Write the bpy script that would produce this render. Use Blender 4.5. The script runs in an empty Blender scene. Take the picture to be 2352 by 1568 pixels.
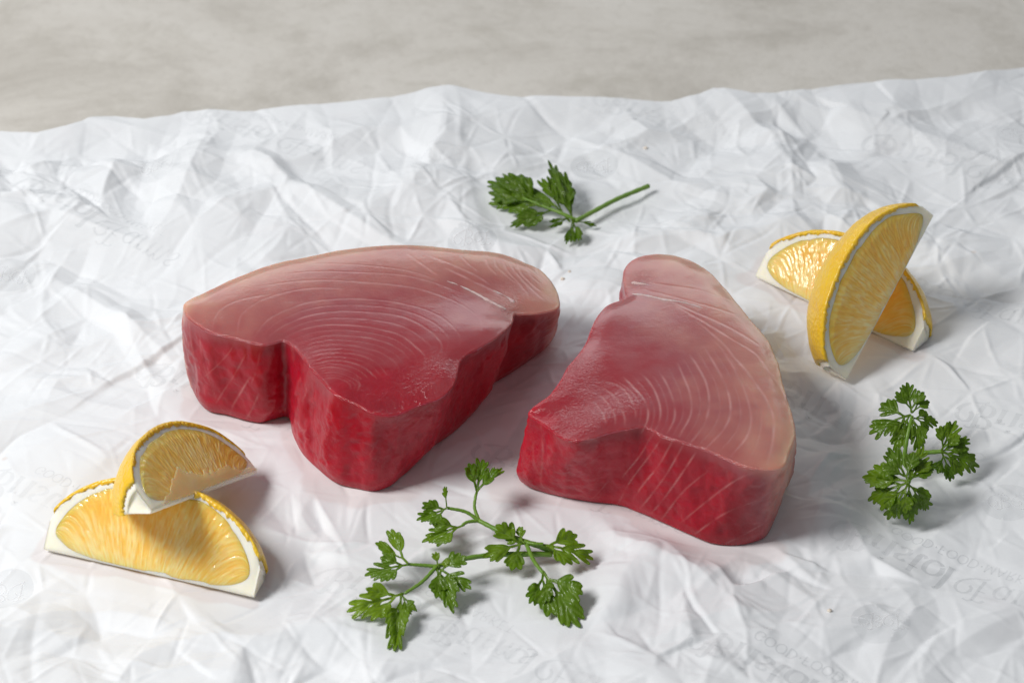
import bpy, math, random
import numpy as np
from mathutils import Vector, geometry
from mathutils.bvhtree import BVHTree

# ------------------------------------------------------------------ camera, light, exposure
random.seed(7)
rng = np.random.default_rng(7)
sc = bpy.context.scene
COL = sc.collection
TH = math.radians(36.0)
DIST = 0.89
LENS = 100.0
FU = LENS / 36.0 * 2352.0          # focal length in units of a 2352-wide picture

cam_d = bpy.data.cameras.new('camera')
cam = bpy.data.objects.new('camera', cam_d)
COL.objects.link(cam)
cam_d.lens = LENS
cam_d.sensor_width = 36.0
cam_d.clip_start = 0.01
cam_d.clip_end = 50
CAM = np.array([0.0, -DIST * math.cos(TH), DIST * math.sin(TH)])
cam.location = CAM
cam.rotation_euler = (math.pi / 2 - TH, 0, 0)
cam_d.dof.use_dof = True
cam_d.dof.focus_distance = 0.835
cam_d.dof.aperture_fstop = 21.0
sc.camera = cam

world = bpy.data.worlds.new('World')
sc.world = world
world.use_nodes = True
bg = world.node_tree.nodes['Background']
bg.inputs[0].default_value = (0.93, 0.96, 1.0, 1)
bg.inputs[1].default_value = 0.225


def area_light(name, loc, target, sx, sy, power, color):
    d = bpy.data.lights.new(name, 'AREA')
    d.shape = 'RECTANGLE'
    d.size, d.size_y = sx, sy
    d.energy = power
    d.color = color
    o = bpy.data.objects.new(name, d)
    COL.objects.link(o)
    o.location = loc
    o.rotation_euler = (Vector(target) - Vector(loc)).to_track_quat('-Z', 'Y').to_euler()
    return o


area_light('window_light', (-0.62, -0.26, 0.76), (0.02, 0.0, 0.0), 0.30, 0.30, 8.6, (1.0, 0.985, 0.965))
area_light('back_softbox', (-0.10, 1.10, 0.49), (0.0, 0.0, 0.02), 1.4, 0.36, 3.2, (0.96, 0.98, 1.0))

sc.view_settings.view_transform = 'Standard'
sc.view_settings.look = 'None'
sc.view_settings.exposure = 0.0
sc.view_settings.gamma = 1.0
sc.render.engine = 'CYCLES'
sc.cycles.use_denoising = True

# ------------------------------------------------------------------ helpers
FWD = np.array([0, math.cos(TH), -math.sin(TH)])
UPV = np.array([0, math.sin(TH), math.cos(TH)])
RGT = np.array([1.0, 0, 0])


def ray(u, v):
    d = FWD + RGT * ((u - 1176) / FU) + UPV * ((784 - v) / FU)
    return d / np.linalg.norm(d)


def at(u, v, z=0.0):
    """real place, at height z, of a point seen at (u, v) of the 2352 x 1568 picture"""
    d = ray(u, v)
    return CAM + d * ((z - CAM[2]) / d[2])


def proj(p):
    q = np.asarray(p) - CAM
    w = q @ FWD
    return np.array([1176 + FU * (q @ RGT) / w, 784 - FU * (q @ UPV) / w])


def catmull(pts, n, closed=False):
    P = np.asarray(pts, float)
    if closed:
        P = np.vstack([P[-1], P, P[0], P[1]])
    else:
        P = np.vstack([2 * P[0] - P[1], P, 2 * P[-1] - P[-2]])
    out = []
    for i in range(1, len(P) - 2):
        p0, p1, p2, p3 = P[i - 1], P[i], P[i + 1], P[i + 2]
        t = np.linspace(0, 1, 14, endpoint=False)[:, None]
        out.append(0.5 * (2 * p1 + (p2 - p0) * t + (2 * p0 - 5 * p1 + 4 * p2 - p3) * t ** 2 + (3 * p1 - p0 - 3 * p2 + p3) * t ** 3))
    Q = np.vstack(out + [P[-2][None]])
    k = min(3, Q.shape[1])
    s = np.r_[0, np.cumsum(np.linalg.norm(np.diff(Q[:, :k], axis=0), axis=1))]
    t = np.linspace(0, s[-1], n, endpoint=not closed)
    return np.stack([np.interp(t, s, Q[:, j]) for j in range(Q.shape[1])], 1)


def _h(ix, iy, iz, seed):
    n = (ix * 374761393 + iy * 668265263 + iz * 2147483647 + seed * 1274126177) & 0xffffffff
    n = ((n ^ (n >> 13)) * 1274126177) & 0xffffffff
    n = n ^ (n >> 16)
    return (n & 0xffff) / 65535.0


def vnoise(p, scale, seed=0):
    """value noise -1..1 on Nx3 points"""
    q = np.asarray(p) * scale + 1000.0
    i = np.floor(q).astype(np.int64)
    f = q - i
    f = f * f * f * (f * (f * 6 - 15) + 10)
    r = 0
    for dx in (0, 1):
        for dy in (0, 1):
            for dz in (0, 1):
                w = (f[:, 0] if dx else 1 - f[:, 0]) * (f[:, 1] if dy else 1 - f[:, 1]) * (f[:, 2] if dz else 1 - f[:, 2])
                r = r + w * _h(i[:, 0] + dx, i[:, 1] + dy, i[:, 2] + dz, seed)
    return r * 2 - 1


def fbm(p, scale, seed=0, octv=3):
    r, a = 0, 1.0
    for k in range(octv):
        r = r + a * vnoise(p, scale * 2 ** k, seed + k * 17)
        a *= 0.5
    return r


def smooth(a, b, x):
    t = np.clip((x - a) / (b - a), 0, 1)
    return t * t * (3 - 2 * t)


def seg_dist(P, A, B):
    """distance of points P to the segment A-B and the parameter along it"""
    ab = B - A
    t = np.clip(((P - A) @ ab) / max(ab @ ab, 1e-18), 0, 1)
    return np.linalg.norm(P - A - t[:, None] * ab, axis=1), t


def mesh_obj(name, verts, faces, mat, parent=None, smooth_shade=True, attrs=None):
    me = bpy.data.meshes.new(name)
    me.from_pydata(np.asarray(verts, float).tolist(), [], faces)
    if smooth_shade:
        me.polygons.foreach_set('use_smooth', [True] * len(me.polygons))
    if attrs:
        for k, v in attrs.items():
            a = me.attributes.new(k, 'FLOAT', 'POINT')
            a.data.foreach_set('value', np.asarray(v, np.float32))
    me.materials.append(mat)
    me.update()
    o = bpy.data.objects.new(name, me)
    COL.objects.link(o)
    if parent is not None:
        o.parent = parent
        o.matrix_parent_inverse = parent.matrix_world.inverted()
    return o


def thing(name, loc, label, cat, group=None):
    o = bpy.data.objects.new(name, None)
    o.empty_display_size = 0.01
    COL.objects.link(o)
    o.location = loc
    bpy.context.view_layer.update()
    o['label'] = label
    o['category'] = cat
    if group:
        o['group'] = group
    return o


def grid_faces(nr, nc, wrap=False, off=0, flip=False):
    F = []
    for i in range(nr - 1):
        for j in range(nc if wrap else nc - 1):
            k = (j + 1) % nc
            f = (off + i * nc + j, off + i * nc + k, off + (i + 1) * nc + k, off + (i + 1) * nc + j)
            F.append(f[::-1] if flip else f)
    return F


# ------------------------------------------------------------------ materials
class Mat:
    def __init__(s, name):
        s.m = bpy.data.materials.new(name)
        s.m.use_nodes = True
        s.nt = s.m.node_tree
        s.b = s.nt.nodes['Principled BSDF']
        s.out = s.nt.nodes['Material Output']

    def n(s, t, **kw):
        x = s.nt.nodes.new(t)
        for k, v in kw.items():
            if isinstance(v, (int, float, tuple)) and k in x.inputs:
                x.inputs[k].default_value = v
            elif hasattr(x, k):
                setattr(x, k, v)
            else:
                x.inputs[k.replace('_', ' ')].default_value = v
        return x

    def l(s, a, b):
        s.nt.links.new(a, b)

    def set(s, **kw):
        for k, v in kw.items():
            s.b.inputs[k.replace('_', ' ')].default_value = v

    def obj(s):
        return s.n('ShaderNodeTexCoord').outputs['Object']

    def attr(s, name):
        return s.n('ShaderNodeAttribute', attribute_name=name).outputs['Fac']

    def noise(s, scale, vec=None, detail=4.0, rough=0.55, dist=0.0):
        x = s.n('ShaderNodeTexNoise')
        x.inputs['Scale'].default_value = scale
        x.inputs['Detail'].default_value = detail
        x.inputs['Roughness'].default_value = rough
        x.inputs['Distortion'].default_value = dist
        s.l(vec if vec is not None else s.obj(), x.inputs['Vector'])
        return x.outputs['Fac']

    def ramp(s, fac, stops):
        x = s.n('ShaderNodeValToRGB')
        el = x.color_ramp.elements
        while len(el) < len(stops):
            el.new(0.5)
        for e, (p, c) in zip(el, stops):
            e.position = p
            e.color = (*c, 1)
        s.l(fac, x.inputs[0])
        return x.outputs['Color']

    def mix(s, fac, a, b, mode='MIX'):
        x = s.n('ShaderNodeMix', data_type='RGBA', blend_type=mode)
        for i, v in ((0, fac), (6, a), (7, b)):
            if hasattr(v, 'links'):
                s.l(v, x.inputs[i])
            elif i == 0:
                x.inputs[0].default_value = v
            else:
                x.inputs[i].default_value = (*v, 1)
        return x.outputs[2]

    def math(s, op, a, b=0.0):
        x = s.n('ShaderNodeMath', operation=op)
        for i, v in ((0, a), (1, b)):
            if hasattr(v, 'links'):
                s.l(v, x.inputs[i])
            else:
                x.inputs[i].default_value = v
        return x.outputs[0]

    def mapping(s, scale, rot=(0, 0, 0)):
        x = s.n('ShaderNodeMapping')
        x.inputs['Scale'].default_value = scale
        x.inputs['Rotation'].default_value = rot
        s.l(s.obj(), x.inputs['Vector'])
        return x.outputs[0]

    def bump(s, h, strength, dist, prev=None):
        x = s.n('ShaderNodeBump')
        x.inputs['Strength'].default_value = strength
        x.inputs['Distance'].default_value = dist
        s.l(h, x.inputs['Height'])
        if prev is not None:
            s.l(prev, x.inputs['Normal'])
        return x.outputs[0]

    def color(s, c):
        s.l(c, s.b.inputs['Base Color'])

    def normal(s, n_, coat=True):
        s.l(n_, s.b.inputs['Normal'])
        if coat:
            s.l(n_, s.b.inputs['Coat Normal'])


def mat_table():
    m = Mat('plaster_table')
    big = m.noise(10.0, m.mapping((1, 1.2, 1)), 9, 0.68, 0.4)
    c = m.ramp(big, [(0.30, (0.44, 0.41, 0.36)), (0.5, (0.64, 0.61, 0.56)), (0.72, (0.72, 0.695, 0.65))])
    blot = m.noise(32.0, None, 7, 0.7, 0.8)
    c = m.mix(m.math('MULTIPLY', m.ramp(blot, [(0.52, (0, 0, 0)), (0.72, (1, 1, 1))]), 0.34), c, (0.38, 0.355, 0.29))
    fine = m.noise(230.0, None, 4, 0.6)
    c = m.mix(m.math('MULTIPLY', m.ramp(fine, [(0.36, (1, 1, 1)), (0.48, (0, 0, 0))]), 0.18), c, (0.46, 0.43, 0.38))
    m.color(c)
    m.set(Roughness=0.7)
    m.normal(m.bump(fine, 0.3, 0.001), False)
    return m.m


def mat_paper():
    m = Mat('butcher_paper')
    st = m.noise(28.0, None, 4, 0.6)
    c = m.mix(m.ramp(st, [(0.62, (0, 0, 0)), (0.78, (1, 1, 1))]), (0.81, 0.83, 0.855), (0.79, 0.795, 0.82))
    spots = m.noise(95.0, None, 1, 0.5)
    c = m.mix(m.ramp(spots, [(0.80, (0, 0, 0)), (0.86, (1, 1, 1))]), c, (0.70, 0.60, 0.54))
    c = m.mix(m.math('MULTIPLY', m.attr('damp_shade'), 0.55), c, (0.72, 0.655, 0.655))  # damp stain plus painted shade: sheet pinker and darker beside the food
    m.color(c)
    m.set(Roughness=0.55, Specular_IOR_Level=0.25)
    b = m.bump(m.noise(240.0, None, 3, 0.6, 0.8), 0.12, 0.0004)
    m.normal(b, False)
    return m.m


def mat_ink(name, c, a0, a1):
    m = Mat(name)
    fade = m.ramp(m.noise(38.0, None, 3), [(0.36, (a1, a1, a1)), (0.64, (a0, a0, a0))])
    m.set(Base_Color=(*c, 1), Roughness=0.6, Specular_IOR_Level=0.2)
    m.l(fade, m.b.inputs['Alpha'])
    return m.m


def mat_tuna():
    m = Mat('tuna_flesh')
    n1 = m.noise(60.0, None, 5, 0.6, 0.5)
    n2 = m.noise(420.0, m.mapping((1, 1, 0.35)), 4, 0.6)
    istop = m.attr('top')
    pale = m.math('ADD', m.attr('pale'), m.math('MULTIPLY', m.math('SUBTRACT', n1, 0.5), 0.22))
    c = m.ramp(pale, [(0.0, (0.45, 0.008, 0.026)), (0.2, (0.30, 0.014, 0.026)), (0.45, (0.31, 0.078, 0.088)), (0.72, (0.46, 0.20, 0.165)), (1.0, (0.62, 0.40, 0.26))])
    c = m.mix(m.math('MULTIPLY', m.ramp(n2, [(0.45, (0, 0, 0)), (0.75, (1, 1, 1))]), m.math('ADD', 0.09, m.math('MULTIPLY', istop, -0.02))), c, (0.60, 0.20, 0.21))
    wis = m.noise(75.0, m.mapping((1, 1, 0.6)), 6, 0.66, 1.4)
    wl = m.ramp(wis, [(0.475, (0, 0, 0)), (0.5, (1, 1, 1)), (0.525, (0, 0, 0))])
    c = m.mix(m.math('MULTIPLY', wl, m.math('MULTIPLY', m.math('MAXIMUM', m.math('SUBTRACT', m.attr('rough'), 0.3), 0.0), m.math('SUBTRACT', 0.40, m.math('MULTIPLY', istop, 0.26)))), c, (0.74, 0.36, 0.36))
    dk = m.ramp(m.noise(34.0, None, 3), [(0.36, (1, 1, 1)), (0.60, (0, 0, 0))])
    c = m.mix(m.math('MULTIPLY', dk, 0.5), c, (0.30, 0.002, 0.012), 'MIX')
    c = m.mix(m.math('MULTIPLY', m.attr('pale'), 1.0), c, m.ramp(pale, [(0.0, (0.45, 0.008, 0.026)), (0.2, (0.30, 0.014, 0.026)), (0.45, (0.31, 0.078, 0.088)), (0.72, (0.46, 0.20, 0.165)), (1.0, (0.62, 0.40, 0.26))]))
    c = m.mix(m.attr('fat'), c, (0.70, 0.42, 0.40))
    m.color(c)
    m.l(m.math('ADD', m.math('ADD', 0.30, m.math('MULTIPLY', m.attr('rough'), 0.6)), m.math('MULTIPLY', istop, 0.42)), m.b.inputs['Coat Weight'])
    m.set(Roughness=0.38, Subsurface_Weight=0.85, Subsurface_Scale=0.0060, Subsurface_Radius=(1.0, 0.16, 0.13),
          Coat_Roughness=0.15, Specular_IOR_Level=0.06)
    hb = m.n('ShaderNodeBump')
    hb.inputs['Distance'].default_value = 0.0006
    m.l(m.math('SUBTRACT', 0.22, m.math('MULTIPLY', istop, 0.19)), hb.inputs['Strength'])
    m.l(n2, hb.inputs['Height'])
    h = hb.outputs[0]
    m.l(m.math('SUBTRACT', 0.16, m.math('MULTIPLY', m.attr('rough'), 0.15)), m.b.inputs['Coat Roughness'])
    rough = m.attr('rough')
    n3 = m.noise(900.0, None, 3, 0.65, 0.4)
    x = m.n('ShaderNodeBump')
    x.inputs['Distance'].default_value = 0.0016
    m.l(m.math('ADD', m.math('MULTIPLY', rough, 0.8), 0.0), x.inputs['Strength'])
    m.l(n3, x.inputs['Height'])
    m.l(h, x.inputs['Normal'])
    m.normal(x.outputs[0])
    return m.m


def mat_membrane():
    m = Mat('white_membrane')
    n = m.noise(300.0)
    m.color(m.mix(n, (0.58, 0.30, 0.28), (0.80, 0.62, 0.60)))
    m.set(Roughness=0.3, Coat_Weight=0.8, Coat_Roughness=0.1, Subsurface_Weight=0.4, Subsurface_Scale=0.002)
    m.normal(m.bump(m.noise(700.0), 0.6, 0.0008))
    return m.m


def mat_rind():
    m = Mat('lemon_rind')
    n = m.noise(120.0, None, 3)
    m.color(m.mix(n, (0.86, 0.47, 0.012), (0.90, 0.60, 0.03)))
    v = m.n('ShaderNodeTexVoronoi')
    v.inputs['Scale'].default_value = 850.0
    m.l(m.obj(), v.inputs['Vector'])
    m.set(Roughness=0.36, Subsurface_Weight=0.3, Subsurface_Scale=0.002, Subsurface_Radius=(1, 0.7, 0.15), Coat_Weight=0.25, Coat_Roughness=0.2)
    m.normal(m.bump(v.outputs['Distance'], 0.35, 0.0007))
    return m.m


def mat_pith():
    m = Mat('lemon_pith')
    n = m.noise(260.0, None, 4)
    m.color(m.mix(n, (0.90, 0.85, 0.66), (0.94, 0.91, 0.80)))
    m.set(Roughness=0.6, Subsurface_Weight=0.6, Subsurface_Scale=0.003, Subsurface_Radius=(1, 0.85, 0.5))
    m.normal(m.bump(n, 0.3, 0.0006), False)
    return m.m


def mat_pulp():
    m = Mat('lemon_pulp')
    ves = m.attr('ves')
    deep = m.noise(90.0, None, 3)
    c = m.ramp(m.math('ADD', ves, m.math('MULTIPLY', m.math('SUBTRACT', deep, 0.5), 0.7)),
               [(0.0, (0.93, 0.46, 0.045)), (0.5, (0.96, 0.59, 0.13)), (1.0, (0.98, 0.79, 0.39))])
    m.color(c)
    m.set(Roughness=0.3, Specular_IOR_Level=0.2, Subsurface_Weight=0.75, Subsurface_Scale=0.0045, Subsurface_Radius=(1.0, 0.6, 0.16),
          Coat_Weight=0.6, Coat_Roughness=0.07)
    m.normal(m.bump(m.noise(420.0, None, 2), 0.3, 0.0006))
    return m.m


def mat_film():
    m = Mat('segment_membrane')
    m.color(m.mix(m.noise(200.0), (0.93, 0.69, 0.34), (0.95, 0.80, 0.54)))
    m.set(Roughness=0.4, Subsurface_Weight=0.5, Subsurface_Scale=0.003, Alpha=0.3)
    return m.m


def mat_leaf():
    m = Mat('parsley_leaf')
    n = m.noise(130.0, None, 3)
    tone = m.math('ADD', m.math('MULTIPLY', m.attr('tone'), 0.75), m.math('MULTIPLY', n, 0.4))
    c = m.ramp(tone, [(0.1, (0.040, 0.092, 0.0005)), (0.6, (0.115, 0.225, 0.0015)), (1.0, (0.27, 0.42, 0.008))])
    c = m.mix(m.attr('vein'), c, (0.32, 0.46, 0.10))
    m.color(c)
    m.set(Roughness=0.42, Specular_IOR_Level=0.25, Coat_Weight=0.35, Coat_Roughness=0.12)
    m.normal(m.bump(m.noise(500.0), 0.25, 0.0005), False)
    t = m.n('ShaderNodeBsdfTranslucent')
    t.inputs['Color'].default_value = (0.30, 0.48, 0.010, 1)
    x = m.n('ShaderNodeMixShader')
    x.inputs[0].default_value = 0.46
    m.l(m.b.outputs[0], x.inputs[1])
    m.l(t.outputs[0], x.inputs[2])
    m.l(x.outputs[0], m.out.inputs['Surface'])
    return m.m


def mat_stem():
    m = Mat('parsley_stem')
    m.color(m.mix(m.noise(200.0, m.mapping((1, 1, 1))), (0.10, 0.22, 0.014), (0.19, 0.32, 0.04)))
    m.set(Roughness=0.4, Subsurface_Weight=0.3, Subsurface_Scale=0.001, Subsurface_Radius=(0.5, 1, 0.2))
    return m.m


def mat_crumb():
    m = Mat('crumb')
    m.color(m.mix(m.noise(900.0), (0.75, 0.62, 0.45), (0.88, 0.84, 0.8)))
    m.set(Roughness=0.6)
    return m.m


M_TABLE, M_PAPER = mat_table(), mat_paper()
M_INK = mat_ink('grey_ink', (0.20, 0.23, 0.25), .015, .09)
M_INK2 = mat_ink('clear_grey_ink', (0.20, 0.23, 0.25), .05, .13)
M_DISC = mat_ink('pale_ink', (0.20, 0.23, 0.25), .03, .11)
M_KNOCK = mat_ink('bare_paper', (0.84, 0.845, 0.86), .1, .5)
M_TUNA, M_MEM = mat_tuna(), mat_membrane()
M_RIND, M_PITH, M_PULP, M_FILM = mat_rind(), mat_pith(), mat_pulp(), mat_film()
M_LEAF, M_STEM, M_CRUMB = mat_leaf(), mat_stem(), mat_crumb()

# ------------------------------------------------------------------ table
me_v = [(-1.6, -1.2, -0.010), (1.6, -1.2, -0.010), (1.6, 2.2, -0.010), (-1.6, 2.2, -0.010)]
table = mesh_obj('table', me_v, [(0, 1, 2, 3)], M_TABLE, smooth_shade=False)
table['kind'] = 'structure'
table['label'] = 'mottled grey beige plaster table top behind the paper'

# ------------------------------------------------------------------ steak outlines (top edge u, v, height; foot u, v or None)
Z1 = 0.0325
STEAK1 = [
    (422, 704, Z1, 438, 890), (430, 690, Z1, None, 0), (470, 669, Z1, None, 0), (549, 633, Z1, None, 0), (628, 605, Z1, None, 0),
    (707, 588, Z1, None, 0), (778, 574, Z1, None, 0), (845, 565, Z1, None, 0), (905, 561, Z1, None, 0), (964, 562, .032, None, 0),
    (1023, 568, .032, None, 0), (1071, 573, .031, None, 0), (1122, 576, .030, None, 0), (1162, 584, .029, 1160, 715),
    (1205, 601, .028, 1205, 722), (1241, 619, .027, 1246, 732), (1268, 647, .0265, 1266, 752), (1283, 679, .026, 1270, 778),
    (1281, 706, .026, 1257, 802), (1240, 718, .027, 1225, 826), (1195, 722, .028, 1172, 862), (1182, 722, .029, 1136, 884),
    (1175, 744, .031, 1124, 905), (1142, 773, Z1, 1096, 945), (1102, 797, Z1, 1060, 982), (1078, 811, Z1, 1035, 1003),
    (1059, 829, Z1, 1012, 1018), (1051, 856, Z1, 994, 1030), (1040, 886, .032, 975, 1052), (1007, 914, .031, 950, 1076),
    (956, 930, .030, 925, 1097), (905, 952, .029, 898, 1119), (857, 947, .030, 857, 1131), (818, 928, .031, 818, 1125),
    (770, 904, Z1, 766, 1110), (731, 864, Z1, 727, 1080), (699, 825, Z1, 690, 1043), (675, 797, Z1, 668, 998),
    (652, 782, Z1, 660, 962), (628, 787, Z1, 628, 966), (604, 790, Z1, 598, 973), (564, 781, Z1, 560, 967),
    (521, 771, Z1, 517, 955), (485, 762, Z1, 478, 947), (454, 744, Z1, 458, 932), (431, 725, Z1, 443, 908)]
Z2 = 0.0320
STEAK2 = [
    (1432, 621, .029, None, 0), (1448, 598, .029, None, 0), (1476, 586, .029, None, 0), (1519, 582, .029, None, 0), (1561, 589, .030, None, 0),
    (1598, 603, .030, None, 0), (1631, 624, .031, None, 0), (1659, 654, .031, None, 0), (1692, 692, Z2, None, 0), (1725, 734, Z2, None, 0),
    (1758, 771, Z2, None, 0), (1776, 804, Z2, None, 0), (1793, 851, Z2, None, 0), (1804, 898, Z2, None, 0), (1821, 954, Z2, 1812, 1085),
    (1826, 996, Z2, 1806, 1120), (1814, 1034, Z2, 1798, 1152), (1804, 1064, Z2, 1788, 1180), (1785, 1075, Z2, 1773, 1217), (1758, 1077, Z2, 1753, 1240),
    (1711, 1070, Z2, 1711, 1252), (1664, 1050, Z2, 1664, 1254), (1617, 1030, Z2, 1625, 1248), (1570, 1014, Z2, 1577, 1228), (1523, 1000, Z2, 1528, 1206),
    (1481, 979, Z2, 1478, 1184), (1439, 984, .032, 1438, 1167), (1400, 992, .0315, 1400, 1159), (1355, 1006, .031, 1350, 1154),
    (1312, 1010, .030, 1300, 1146), (1284, 1000, .029, 1262, 1136), (1262, 982, .0285, 1235, 1128), (1238, 968, .0275, 1205, 1117),
    (1213, 950, .027, 1187, 1100), (1222, 934, .028, 1192, 1076), (1240, 920, .029, 1212, 1050), (1261, 905, .030, 1240, 1020), (1284, 875, .031, None, 0),
    (1303, 842, .031, None, 0), (1326, 814, .031, None, 0), (1345, 785, .031, None, 0), (1359, 748, .0315, None, 0),
    (1378, 715, .0315, None, 0), (1399, 697, .031, None, 0), (1430, 686, .0305, None, 0), (1437, 676, .030, None, 0), (1433, 648, .0295, None, 0)]


def steak_rings(rows, n):
    T, B = [], []
    for (u, v, z, ub, vb) in rows:
        t = at(u, v, z)
        T.append(t)
        B.append(at(ub, vb, 0.0) if ub is not None else np.array([t[0], t[1], 0.0]))
    R = catmull(np.hstack([np.array(T), np.array(B)]), n, closed=True)
    return R[:, :3], R[:, 3:]


N1, N2 = 760, 760
RING1, RING2 = steak_rings(STEAK1, N1), steak_rings(STEAK2, N2)

# ------------------------------------------------------------------ paper height field
PX0, PX1, PY0, PY1 = -0.26, 0.26, -0.22, 0.21
RES = 0.0005
GX, GY = int((PX1 - PX0) / RES) + 1, int((PY1 - PY0) / RES) + 1
gx = np.linspace(PX0, PX1, GX)
gy = np.linspace(PY0, PY1, GY)
XX, YY = np.meshgrid(gx, gy)


def facet_level(spacing, seed, ridge=0.0, rw=0.0014):
    """piecewise flat facets: random heights on a jittered lattice, linear between them"""
    r = np.random.default_rng(seed)
    nx, ny = int((PX1 - PX0) / spacing) + 4, int((PY1 - PY0) / spacing) + 4
    jx = (np.arange(nx)[None] - 1.5 + r.uniform(-.42, .42, (ny, nx))) * spacing + PX0
    jy = (np.arange(ny)[:, None] - 1.5 + r.uniform(-.42, .42, (ny, nx))) * spacing + PY0
    hz = r.uniform(-1, 1, (ny, nx))
    eamp = {}

    def edge_amp(p, q_):
        k_ = (min(p, q_), max(p, q_))
        if k_ not in eamp:
            eamp[k_] = r.choice([0, 0, 1, 1, .6, -1, -.7]) * r.uniform(.5, 1.2)
        return eamp[k_]

    out = np.zeros((GY, GX))
    for i in range(ny - 1):
        for j in range(nx - 1):
            q = [(i, j), (i, j + 1), (i + 1, j + 1), (i + 1, j)]
            tris = ((0, 1, 2), (0, 2, 3)) if r.random() < .5 else ((0, 1, 3), (1, 2, 3))
            for t in tris:
                a, b, c = (np.array([jx[q[k]], jy[q[k]], hz[q[k]]]) for k in t)
                lo = np.minimum(np.minimum(a, b), c)
                hi = np.maximum(np.maximum(a, b), c)
                x0, x1 = max(0, int((lo[0] - PX0) / RES)), min(GX, int((hi[0] - PX0) / RES) + 2)
                y0, y1 = max(0, int((lo[1] - PY0) / RES)), min(GY, int((hi[1] - PY0) / RES) + 2)
                if x1 <= x0 or y1 <= y0:
                    continue
                X, Y = XX[y0:y1, x0:x1], YY[y0:y1, x0:x1]
                d = (b[1] - c[1]) * (a[0] - c[0]) + (c[0] - b[0]) * (a[1] - c[1])
                if abs(d) < 1e-12:
                    continue
                w0 = ((b[1] - c[1]) * (X - c[0]) + (c[0] - b[0]) * (Y - c[1])) / d
                w1 = ((c[1] - a[1]) * (X - c[0]) + (a[0] - c[0]) * (Y - c[1])) / d
                w2 = 1 - w0 - w1
                ins = (w0 >= -1e-6) & (w1 >= -1e-6) & (w2 >= -1e-6)
                o = out[y0:y1, x0:x1]
                val = w0 * a[2] + w1 * b[2] + w2 * c[2]
                if ridge:
                    for wi, A_, B_, ka, kb in ((w0, b, c, t[1], t[2]), (w1, a, c, t[0], t[2]), (w2, a, b, t[0], t[1])):
                        am = edge_amp(q[ka], q[kb])
                        if am:
                            el = math.hypot(A_[0] - B_[0], A_[1] - B_[1]) + 1e-9
                            al_ = ((X - A_[0]) * (B_[0] - A_[0]) + (Y - A_[1]) * (B_[1] - A_[1])) / el ** 2
                            val = val + am * ridge * np.clip(1 - np.abs(wi) * abs(d) / el / rw, 0, 1) * np.clip(4 * al_ * (1 - al_), 0, 1)
                o[ins] = val[ins]
    return out


def sample(F, x, y):
    fx = np.clip((np.asarray(x) - PX0) / RES, 0, GX - 1.001)
    fy = np.clip((np.asarray(y) - PY0) / RES, 0, GY - 1.001)
    i, j = fy.astype(int), fx.astype(int)
    a, b = fy - i, fx - j
    return (F[i, j] * (1 - a) * (1 - b) + F[i, j + 1] * (1 - a) * b + F[i + 1, j] * a * (1 - b) + F[i + 1, j + 1] * a * b)


flat = np.stack([XX.ravel(), YY.ravel(), np.zeros(XX.size)], 1)
wx = (fbm(flat, 28, 3, 2) * 0.004).reshape(GY, GX)
wy = (fbm(flat, 28, 9, 2) * 0.004).reshape(GY, GX)


def warped(F):
    return sample(F, XX + wx, YY + wy)


amp = (0.9 + 0.4 * vnoise(flat, 14, 5)).reshape(GY, GX)
amp2 = np.clip(0.72 + 0.65 * vnoise(flat, 22, 8), 0.25, 1.3).reshape(GY, GX)
HF = warped(facet_level(0.055, 1, .14, .0022)) * 0.0036 * amp
HF += warped(facet_level(0.024, 2, .13, .0015)) * 0.0031 * amp
HF += warped(facet_level(0.0115, 3, .18, .0012)) * 0.0018 * amp2
HF += warped(facet_level(0.0052, 4)) * 0.00030 * amp2
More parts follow.
